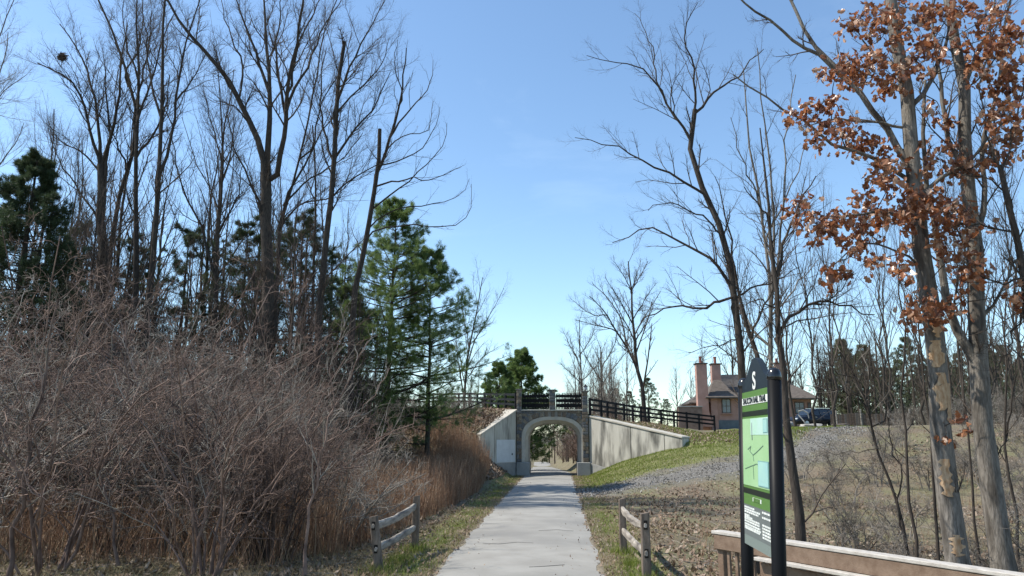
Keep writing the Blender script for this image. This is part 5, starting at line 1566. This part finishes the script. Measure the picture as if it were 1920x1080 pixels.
for px in list(range(1275, 1935, 24)):
    Yd = rg.uniform(96, 132); x = float(P(px + rg.uniform(-9, 9), 800, Yd)[0])
    move(q1 if rg.random() < .5 else q2, x, Yd, rg.random() * 6, rg.uniform(.6, 1.0)); k += 1
for px, Yd, s in ((1480, 95, .85), (1555, 92, .8), (1600, 88, .75), (1655, 84, .75), (1720, 75, .7), (1790, 62, .65), (1860, 60, .75), (1905, 52, .7), (1880, 90, 1), (1840, 80, .9), (1945, 70, .9), (1640, 105, .9), (1545, 118, 1.15)):
    x = float(P(px, 800, Yd)[0]); move(q2 if px % 2 else q1, x, Yd, px, s)
GP = 'far pines behind the house and along the skyline'
LP_ = 'far green pine in the wood behind the board fence on the right'
fpn = conifer(LP_, 'pine_tree', float(P(1590, 800, 108)[0]), 108, 12, .28, 73, M['pine_far'], reach=.4, lo=.05, per=6, whorl=.95, dens=.65, tuft=(6, .34, .06), irregular=.35, group=GP)
for i in range(26):
    px = 1560 + i * 15 + rg.uniform(-8, 8); Yd = rg.uniform(100, 130)
    move(fpn, float(P(px, 800, Yd)[0]), Yd, rg.random() * 6, rg.uniform(.62, 1.0))
for i, (px, Yd, s, lb) in enumerate(((1130, 120, .62, 'far rounded pine behind the fence, under the burl tree'), (1155, 124, .66, 'far rounded pine behind the fence, left of the leaning oak'), (1180, 121, .58, 'far rounded pine partly behind the leaning oak trunk'), (1218, 110, .62, 'small pointed spruce right of the leaning oak trunk'), (1252, 125, .45, 'low far pine between the leaning oak and the house chimneys'))):
    c = move(fpn, float(P(px, 800, Yd)[0]), Yd, i * 1.7, s, lb)
GK = 'slim bare trees behind the oak and the sign'
LK = 'slim bare tree with fine upswept twigs, behind the oak and the sign'
q4 = grown(LK, 'bare_tree', float(P(1560, 800, 52)[0]), 52, 17, .10, 77, T2, BD, PT, GK, bow=.03, spread=.5, nl=13, t0=.25)
for i, (px, Yd, s) in enumerate(((1395, 92, 1.25), (1440, 90, 1.2), (1500, 60, 1.1), (1530, 56, 1.0), (1655, 60, 1.0), (1690, 66, 1.15), (1740, 58, 1.0), (1795, 54, 1.15), (1835, 60, .95), (1875, 48, 1.1), (1910, 42, .9), (1930, 56, 1.2), (1605, 72, 1.1), (1860, 64, 1.3), (1480, 90, 1.2), (1770, 70, 1.3))):
    move(q4, float(P(px, 800, Yd)[0]), Yd, i * 1.9, s)
for i in range(26):
    px = rg.uniform(1540, 1935); Yd = rg.uniform(72, 100)
    move(q2 if i % 2 else q1, float(P(px, 800, Yd)[0]), Yd, i * 2.1, rg.uniform(.45, .8))
# woods beyond the arch
GA = 'bare trees of the wood seen through the arch'
LA = 'thin bare tree on the brown hillside seen through the arch'
q3 = grown(LA, 'bare_tree', 3.0, 76, 8, .1, 81, T2, BD, M['twig_grey'], GA, nl=12, t0=.12)
for i in range(44):
    Yd = rg.uniform(63, 125); xc0 = float(trail(Yd)[0])
    sd_ = 1 if rg.random() < .78 else -1
    x = xc0 + sd_ * rg.uniform(2.6, 3.2 + Yd * .06)
    move(q3, x, Yd, rg.random() * 6, rg.uniform(.6, 1.25))
for i in range(10):
    Yd = 128 + i * 5; move(q3, float(trail(Yd)[0]) + rg.uniform(-5, 5), Yd, i, 1.3)
# ------------------------------------------------------------------ the thicket of shrubs
def shrub(label, name, x, y, h, seed, twig, group, stems=12, spread=.55, fine=1.0, cat='shrub', bend=.16):
    rng = np.random.default_rng(seed)
    root = empty(name, (x, y, float(H(x, y)))); tag(root, label, cat, group)
    a = rng.random(stems) * 6.28; r = rng.random(stems) * .35
    b0 = np.stack([x + r * np.cos(a), y + r * np.sin(a), np.full(stems, root.location[2] - .1)], 1)
    k = 8; Pn = np.empty((stems, k, 3)); Pn[:, 0] = b0
    th = rng.uniform(.05, spread, stems)
    d = np.stack([np.sin(th) * np.cos(a), np.sin(th) * np.sin(a), np.cos(th)], 1)
    L = h * rng.uniform(.6, 1.1, stems)
    for i in range(1, k):
        Pn[:, i] = Pn[:, i - 1] + d * (L / (k - 1))[:, None]
        d = d + rng.normal(0, bend, (stems, 3)); d[:, :2] += .07 * np.stack([np.cos(a), np.sin(a)], 1); d = unit(d)
    Rn = (.012 + .0045 * h) * rng.uniform(.6, 1.1, stems)[:, None] * np.linspace(1, .3, k)[None]
    l1, r1 = spawn(Pn, Rn, 9, rng, t0=.22, ang=(.5, 1.25), ratio=.40, up=.12, rr=.6, npts=7, wig=.34, droop=.03, tip=.4, taper_len=.6)
    l2, r2 = spawn(l1, r1, int(6 * fine), rng, t0=.15, ang=(.5, 1.35), ratio=.45, up=.04, rr=.68, npts=5, wig=.38, tip=.5)
    l3, r3 = spawn(l2, r2, 3, rng, t0=.2, ang=(.5, 1.4), length=.2, up=.04, rr=.8, rmax=.005, npts=3, wig=.4, tip=.6)
    r2 = np.maximum(r2, .0035); r3 = np.maximum(r3, .0025)
    part('stem', [(Pn, Rn, 5)], twig, root).__setitem__('kind', 'stuff')
    part('crown', [(l1, r1, 4), (l2, r2, 3), (l3, r3, 3)], twig, root)
    return root


GS = 'tangled leafless shrubs of the thicket left of the path'
LS = {0: 'grey leafless shrub tangled in the thicket left of the path', 1: 'reddish-brown leafless shrub tangled in the thicket left of the path', 2: 'pale-twigged leafless shrub tangled in the thicket left of the path'}
protos = [shrub(LS[0], 'shrub', -9.5, 17.5, 5.0, 101, M['twig_grey'], GS), shrub(LS[1], 'shrub', -7.2, 20, 4.6, 102, M['twig_red'], GS, stems=14, spread=.6),
          shrub(LS[2], 'shrub', -8.0, 15.5, 4.4, 103, M['twig_pale'], GS, stems=9, spread=.75, bend=.22), shrub(LS[1], 'shrub', -11.5, 19, 5.4, 104, M['twig_red'], GS, stems=11), shrub(LS[0], 'shrub', -6.2, 23, 4.2, 105, M['twig_grey'], GS, stems=15, spread=.7)]
rg = np.random.default_rng(17)
spots = []
for Yd in np.arange(13.4, 35, 1.45):
    lim = -0.80 * Yd - 1
    x = -6.2 - .01 * Yd if Yd < 24 else -5.3 - (Yd - 24) * .03
    while x > lim:
        spots.append((x + rg.uniform(-.5, .5), Yd + rg.uniform(-.7, .7)))
        x -= rg.uniform(1.8, 2.8)
for i, (x, y) in enumerate(spots):
    px = 1049 + x / y * 1400
    p_ = protos[rg.integers(0, 5)]
    # lower towards the path, taller into the wood
    s = np.interp(px, [0, 250, 470, 560, 640, 720, 760], [1.40, 1.34, 1.16, .82, .56, .36, .30]) * np.interp(y, [12, 16, 22, 34], [.58, .85, 1.05, 1.12]) * rg.uniform(.85, 1.12)
    if px > 770: continue
    c = copy_tree(p_); c.location = (x, y, float(H(x, y))); c.rotation_euler = (0, 0, rg.random() * 6.28); c.scale = (s, s, s)

# stems in front of the thicket, each with its own course
FS = [dict(n=9, t0=.25, length=.75, ang=(.4, .9), up=.25, rr=.5, rmax=.010, npts=5, wig=.17, tip=.4), dict(n=5, t0=.2, length=.3, ang=(.4, 1.0), up=.15, rr=.7, rmax=.005, npts=3, wig=.22, tip=.5)]
for i, (lb, limbs, Yd) in enumerate((
        ('brown sapling stem rising from the bare ground, left of the pair', [([(362, 1076), (380, 985), (400, 905), (425, 865), (452, 800), (500, 740)], .045, .012), ([(400, 905), (395, 840), (410, 770), (400, 700)], .022, .007), ([(425, 865), (470, 800), (540, 740), (590, 690)], .02, .006)], 12.9),
        ('brown sapling stem rising from the bare ground, right of the pair', [([(396, 1076), (412, 965), (424, 885), (450, 840), (495, 780), (530, 700)], .04, .012), ([(424, 885), (430, 800), (460, 720), (470, 640)], .02, .007), ([(450, 840), (500, 820), (560, 760), (600, 720)], .018, .006)], 13.0),
        ('single brown sapling in front of the clump nearest the split rail fence', [([(572, 1078), (580, 965), (592, 890), (612, 830), (628, 760), (668, 690), (690, 640)], .042, .012), ([(592, 890), (570, 820), (560, 730), (540, 650)], .02, .007), ([(612, 830), (660, 790), (700, 740), (730, 690)], .018, .006), ([(628, 760), (620, 690), (640, 620), (650, 570)], .018, .006)], 13.0),
        ('thick reddish stem slanting up at the left edge of the thicket', [([(22, 1020), (40, 930), (60, 820), (78, 730), (90, 640), (110, 560)], .06, .02), ([(60, 820), (110, 740), (150, 650), (170, 560)], .03, .01), ([(78, 730), (60, 650), (20, 560)], .025, .008)], 12.4),
        ('crooked brown stem left of the paired saplings', [([(222, 1060), (212, 990), (200, 930), (190, 880), (220, 800), (240, 700), (235, 600)], .035, .012), ([(200, 930), (240, 870), (300, 800), (330, 720)], .02, .007)], 12.8))):
    traced(lb, 'sapling', 'tree', limbs, Yd, 110 + i, FS, M['twig_red'], M['twig_pale'], depth=.3)
# the clump of upright brown stems left of the fence
cm = shrub('clump of upright reddish-brown stems left of the split rail fence', 'shrub', xz(520, 14.8), 14.8, 3.6, 121, M['twig_red'], None, stems=34, spread=.42, fine=.7, bend=.07)
cm2 = shrub('open shrub of pale bending twigs between the clump and the fence', 'shrub', xz(640, 17.2), 17.2, 2.7, 122, M['twig_pale'], None, stems=14, spread=.7)
# low brush on the bank left of the bridge and beside the trail beyond it
GL = 'low leafless bushes on the banks near the bridge'
lb_ = shrub('low leafless bush on the leaf-covered bank near the bridge', 'shrub', -8.6, 43, 1.7, 123, M['twig_grey'], GL, stems=12, spread=.7)
for i in range(26):
    Yd = rg.uniform(36, 58); x = rg.uniform(-15, -6.2)
    move(lb_, x, Yd, rg.random() * 6, rg.uniform(.6, 1.5))
GC = 'brown brush on the slopes beyond the arch'
lc_ = shrub('brown leafless brush beside the trail beyond the arch', 'shrub', 2.6, 60, 3.0, 124, M['twig_red'], GC, stems=16, spread=.7)
for i in range(36):
    Yd = rg.uniform(57, 112); xc0 = float(trail(Yd)[0]); sd_ = 1 if rg.random() < .72 else -1
    move(lc_, xc0 + sd_ * rg.uniform(2.5, 3.3 + Yd * .05), Yd, rg.random() * 6, rg.uniform(.6, 1.3))
# sparse twiggy growth on the right slope
GR = 'sparse twiggy bushes on the right slope'
lr_ = shrub('sparse twiggy bush on the leafy slope behind the railing', 'shrub', 5.2, 16.5, 1.5, 125, M['twig_grey'], GR, stems=6, spread=.45, fine=.7)
for i in range(70):
    Yd = rg.uniform(14.5, 46); x = rg.uniform(.27, .75) * Yd
    if drive_mask(np.array([x]), np.array([Yd]))[0] < 3.2: continue
    move(lr_, x, Yd, rg.random() * 6, rg.uniform(.5, 1.6))
for i in range(60):
    Yd = rg.uniform(50, 78); x = rg.uniform(.44, .75) * Yd
    move(lr_, x, Yd, rg.random() * 6, rg.uniform(1.0, 2.4))

# ------------------------------------------------------------------ dead stalks between the thicket and the path
def stalks(name, X, Yv, hgt, rng, mat_, r=.006, lean=.12, kind='stuff', twigs=True):
    N = len(X); k = 4
    b0 = np.stack([X, Yv, H(X, Yv) - .03], 1)
    d = np.stack([rng.normal(0, lean, N), rng.normal(0, lean, N), np.ones(N)], 1); d = unit(d)
    Pn = np.empty((N, k, 3)); Pn[:, 0] = b0
    for i in range(1, k):
        Pn[:, i] = Pn[:, i - 1] + d * (hgt / (k - 1))[:, None]; d = unit(d + rng.normal(0, .07, (N, 3)))
    Rn = (r * rng.uniform(.7, 1.4, N))[:, None] * np.linspace(1, .45, k)[None]
    sets = [(Pn, Rn, 3)]
    if twigs:
        tp_, tr2 = spawn(Pn, Rn, 3, rng, t0=.35, ang=(.35, .8), ratio=.28, up=.3, rr=.6, npts=3, wig=.15)
        sets.append((tp_, tr2, 3))
    V, Q = join([tubes(p, q, s) for p, q, s in sets])
    c1 = np.clip(rng.normal(.42, .24, N), 0, 1); cc = [np.repeat(c1, k * 3)]
    if twigs: cc.append(np.repeat(np.repeat(c1, 3), 9))
    col = np.concatenate(cc)
    return tag(mk(name, V, Q=Q, mat=mat_, attr=np.stack([col] * 3 + [np.ones_like(col)], 1)), kind=kind)


N = 9000
Yv = rg.uniform(15.5, 43, N)
right = np.interp(Yv, [15, 20, 28, 36, 43], [-4.6, -4.2, -3.75, -3.65, -3.9])
X = right - rg.random(N) ** 1.4 * np.interp(Yv, [15, 25, 43], [3.2, 4.2, 3.0])
stalks('dead_stalks', X, Yv, rg.uniform(.8, 1.75, N) * np.interp(right - X, [0, .5, 2], [.55, 1, 1]), rg, M['stalk'])
N = 5200
Yv = rg.uniform(13.6, 26, N); X = -5.0 - rg.random(N) * (.8 * Yv - 5)
tag(stalks('dead_undergrowth', X, Yv, rg.uniform(.4, 1.5, N), rg, M['stalk'], .0055, .28))
N = 1500
Yv = rg.uniform(38, 49, N); X = -4.6 - rg.random(N) * 9
stalks('dead_weeds', X, Yv, rg.uniform(.3, .9, N), rg, M['stalk'], .008, .2)
N = 2600
Yv = rg.uniform(12.5, 45, N); X = Yv * rg.uniform(.17, .75, N)
ok = (drive_mask(X, Yv) > 3.0) & (green_mask(X, Yv) < .3) & (X > 2.4)
stalks('dry_weeds', X[ok], Yv[ok], rg.uniform(.15, .6, ok.sum()), rg, M['stalk'], .004, .25)


# ------------------------------------------------------------------ fallen leaves, grass
def scatter_leaves(name, X, Yv, rng, size, mat_, lift=.015):
    N = len(X); Z = H(X, Yv)
    s = size * rng.uniform(.6, 1.3, N)
    a = rng.random(N) * 6.28; tx_, ty_ = rng.normal(0, .5, N), rng.normal(0, .5, N)
    loc = np.array([(-.5, 0, .12), (0, -.32, -.05), (.5, 0, .12), (0, .32, -.05)])
    bend = rng.uniform(-.2, 1.2, N)
    x = loc[None, :, 0] * s[:, None]; y = loc[None, :, 1] * s[:, None]; z = loc[None, :, 2] * s[:, None] * bend[:, None] * 2
    z = z + x * tx_[:, None] + y * ty_[:, None]
    xr = x * np.cos(a)[:, None] - y * np.sin(a)[:, None]; yr = x * np.sin(a)[:, None] + y * np.cos(a)[:, None]
    V = np.stack([X[:, None] + xr, Yv[:, None] + yr, Z[:, None] + z + lift + s[:, None] * .25 * np.abs(tx_)[:, None]], -1).reshape(-1, 3)
    b = np.arange(N) * 4
    T = np.concatenate([np.stack([b, b + 1, b + 3], 1), np.stack([b + 1, b + 2, b + 3], 1)])
    col = np.repeat(np.clip(rng.beta(1.6, 1.5, N), 0, 1), 4)
    return tag(mk(name, V, T=T, mat=mat_, attr=np.stack([col] * 3 + [np.ones_like(col)], 1)), kind='stuff')


def clumpy(X, Yv, rng, f=.9, th=.0):
    v = np.sin(X * f + 1.3 * np.sin(Yv * f * .7)) * np.sin(Yv * f * 1.1 + np.cos(X * f * .6)) + rng.normal(0, .45, len(X))
    return v > th


N = 64000
Yv = 10.5 + 36 * rg.random(N) ** 1.9; X = 1.6 + (Yv * .74 - 1.6) * rg.random(N)
ok = (drive_mask(X, Yv) > 2.9 + rg.normal(0, .5, N)) & (green_mask(X, Yv) < rg.random(N) * .75) & clumpy(X, Yv, rg, .8, -.5) & clumpy(X + 7, Yv, rg, .33, -.25)
scatter_leaves('fallen_leaves', X[ok], Yv[ok], rg, .105, M['litter'])
N = 30000
Yv = rg.uniform(36, 56, N); X = -3.3 - rg.random(N) ** 1.2 * 14
zh = H(X, Yv); ok = zh > .25
scatter_leaves('bank_leaves', X[ok], Yv[ok], rg, .15, M['litter'])
N = 16000
Yv = 11 + rg.random(N) * 22; X = -3.3 - rg.random(N) * (Yv * .75 - 2)
scatter_leaves('thicket_leaves', X, Yv, rg, .10, M['litter'])
N = 7000
Yv = rg.uniform(43, 62, N); X = rg.uniform(2, 14, N)
yw_ = 49.3 - (X - 1.9) * 4.6 / 5.6
ok = Yv > yw_ + .3
scatter_leaves('slope_leaves', X[ok], Yv[ok], rg, .14, M['litter'])
N = 5200
Yv = 11 + 38 * rg.random(N) ** 1.4; sd_ = np.where(rg.random(N) < .5, -1, 1)
X = trail(Yv)[0] + sd_ * (1.45 + rg.random(N) * 1.3)
scatter_leaves('verge_leaves', X, Yv, rg, .07, M['litter'])


def blades(name, X, Yv, rng, h, wd, mat_, lean=.35):
    N = len(X); Z = H(X, Yv); a = rng.random(N) * 6.28
    hh = h * rng.uniform(.5, 1.3, N); lx, ly = rng.normal(0, lean, N) * hh, rng.normal(0, lean, N) * hh
    c, s_ = np.cos(a) * wd / 2, np.sin(a) * wd / 2
    V = np.stack([np.stack([X - c, Yv - s_, Z - .01], 1), np.stack([X + c, Yv + s_, Z - .01], 1), np.stack([X + lx, Yv + ly, Z + hh], 1)], 1).reshape(-1, 3)
    col = np.repeat(np.clip(rng.beta(1.8, 1.9, N), 0, 1), 3)
    return tag(mk(name, V, T=np.arange(3 * N).reshape(-1, 3), mat=mat_, attr=np.stack([col] * 3 + [np.ones_like(col)], 1)), kind='stuff')


N = 120000
X = rg.uniform(1.4, 22, N); Yv = rg.uniform(37, 66, N)
ok = (green_mask(X, Yv) > rg.random(N) * .9 + .08)
blades('grass', X[ok], Yv[ok], rg, .09, .03, M['grass'])
N = 46000
Yv = 9 + 40 * rg.random(N) ** 1.6; sd_ = np.where(rg.random(N) < .5, -1, 1)
X = trail(Yv)[0] + sd_ * (1.5 + np.abs(rg.normal(0, .55, N)) + .04)
ok = clumpy(X, Yv, rg, 1.7, -.1) & ((drive_mask(X, Yv) > 2.3) | (X < 0)) & (rg.random(N) < np.clip(np.abs(X - trail(Yv)[0]) - 1.45, .05, .5) * 2)
blades('verge_grass', X[ok], Yv[ok], rg, .075, .012, M['grass'])
X2 = X[~ok]; Y2 = Yv[~ok]; k2 = (drive_mask(X2, Y2) > 2.6) | (X2 < 0)
blades('dry_verge_grass', X2[k2], Y2[k2], rg, .06, .010, M['dry_grass'], .7)
N = 26000
Yv = 10.5 + 16 * rg.random(N) ** 1.3; X = -3.0 - rg.random(N) * (Yv * .75 - 2)
ok = clumpy(X, Yv, rg, .7, -.2)
blades('dry_grass', X[ok], Yv[ok], rg, .17, .012, M['dry_grass'], .9)
N = 60000
Yv = 11 + 34 * rg.random(N) ** 1.4; X = 1.4 + rg.random(N) * (Yv * .72)
ok = clumpy(X, Yv, rg, .6, .25) & (drive_mask(X, Yv) > 2.8)
blades('dry_slope_grass', X[ok], Yv[ok], rg, .13, .014, M['dry_grass'], .8)
N = 26000
Yv = rg.uniform(31, 50, N); X = rg.uniform(.9, 18, N)
dd_ = drive_mask(X, Yv); ok = dd_ < 1.2 + np.abs(rg.normal(0, .9, N))
scatter_leaves('gravel_chips', X[ok], Yv[ok], rg, .075, M['chips'], .03)
# twigs lying on the ground
N = 420
X = np.where(rg.random(N) < .6, rg.uniform(2.2, 14, N), rg.uniform(-11, -3.4, N)); Yv = 11.5 + 22 * rg.random(N) ** 1.3
a_ = rg.random(N) * 6.28; L_ = rg.uniform(.25, 1.1, N); q = []
for t in np.linspace(-.5, .5, 4):
    px2, py2 = X + np.cos(a_) * L_ * t + rg.normal(0, .02, N), Yv + np.sin(a_) * L_ * t + rg.normal(0, .02, N)
    q.append(np.stack([px2, py2, H(px2, py2) + .02 + rg.random(N) * .03], 1))
q = np.stack(q, 1); V_, Q_ = tubes(q, np.tile(np.linspace(1, .5, 4), (N, 1)) * rg.uniform(.005, .014, N)[:, None], 4)
tag(mk('fallen_twigs', V_, Q=Q_, mat=M['twig_pale'], smooth=True), kind='stuff')
N = 260
Yv = 10 + 38 * rg.random(N) ** 1.3; u_ = rg.uniform(-1, 1, N); X = trail(Yv)[0] + 1.48 * np.sign(u_) * np.abs(u_) ** .35
scatter_leaves('path_leaves', X, Yv, rg, .042, M['litter'], .045)
# tufts at the feet of the fence posts
tx_, ty_ = [], []
for c in (G(715, 1072), G(745, 1052), G(777, 1033), G(1169, 1037), G(1190, 1060), G(1210, 1092)):
    tx_.append(c[0] + rg.normal(0, .16, 330)); ty_.append(c[1] + rg.normal(0, .22, 330))
blades('post_grass', np.concatenate(tx_), np.concatenate(ty_), rg, .17, .012, M['grass'], .4)
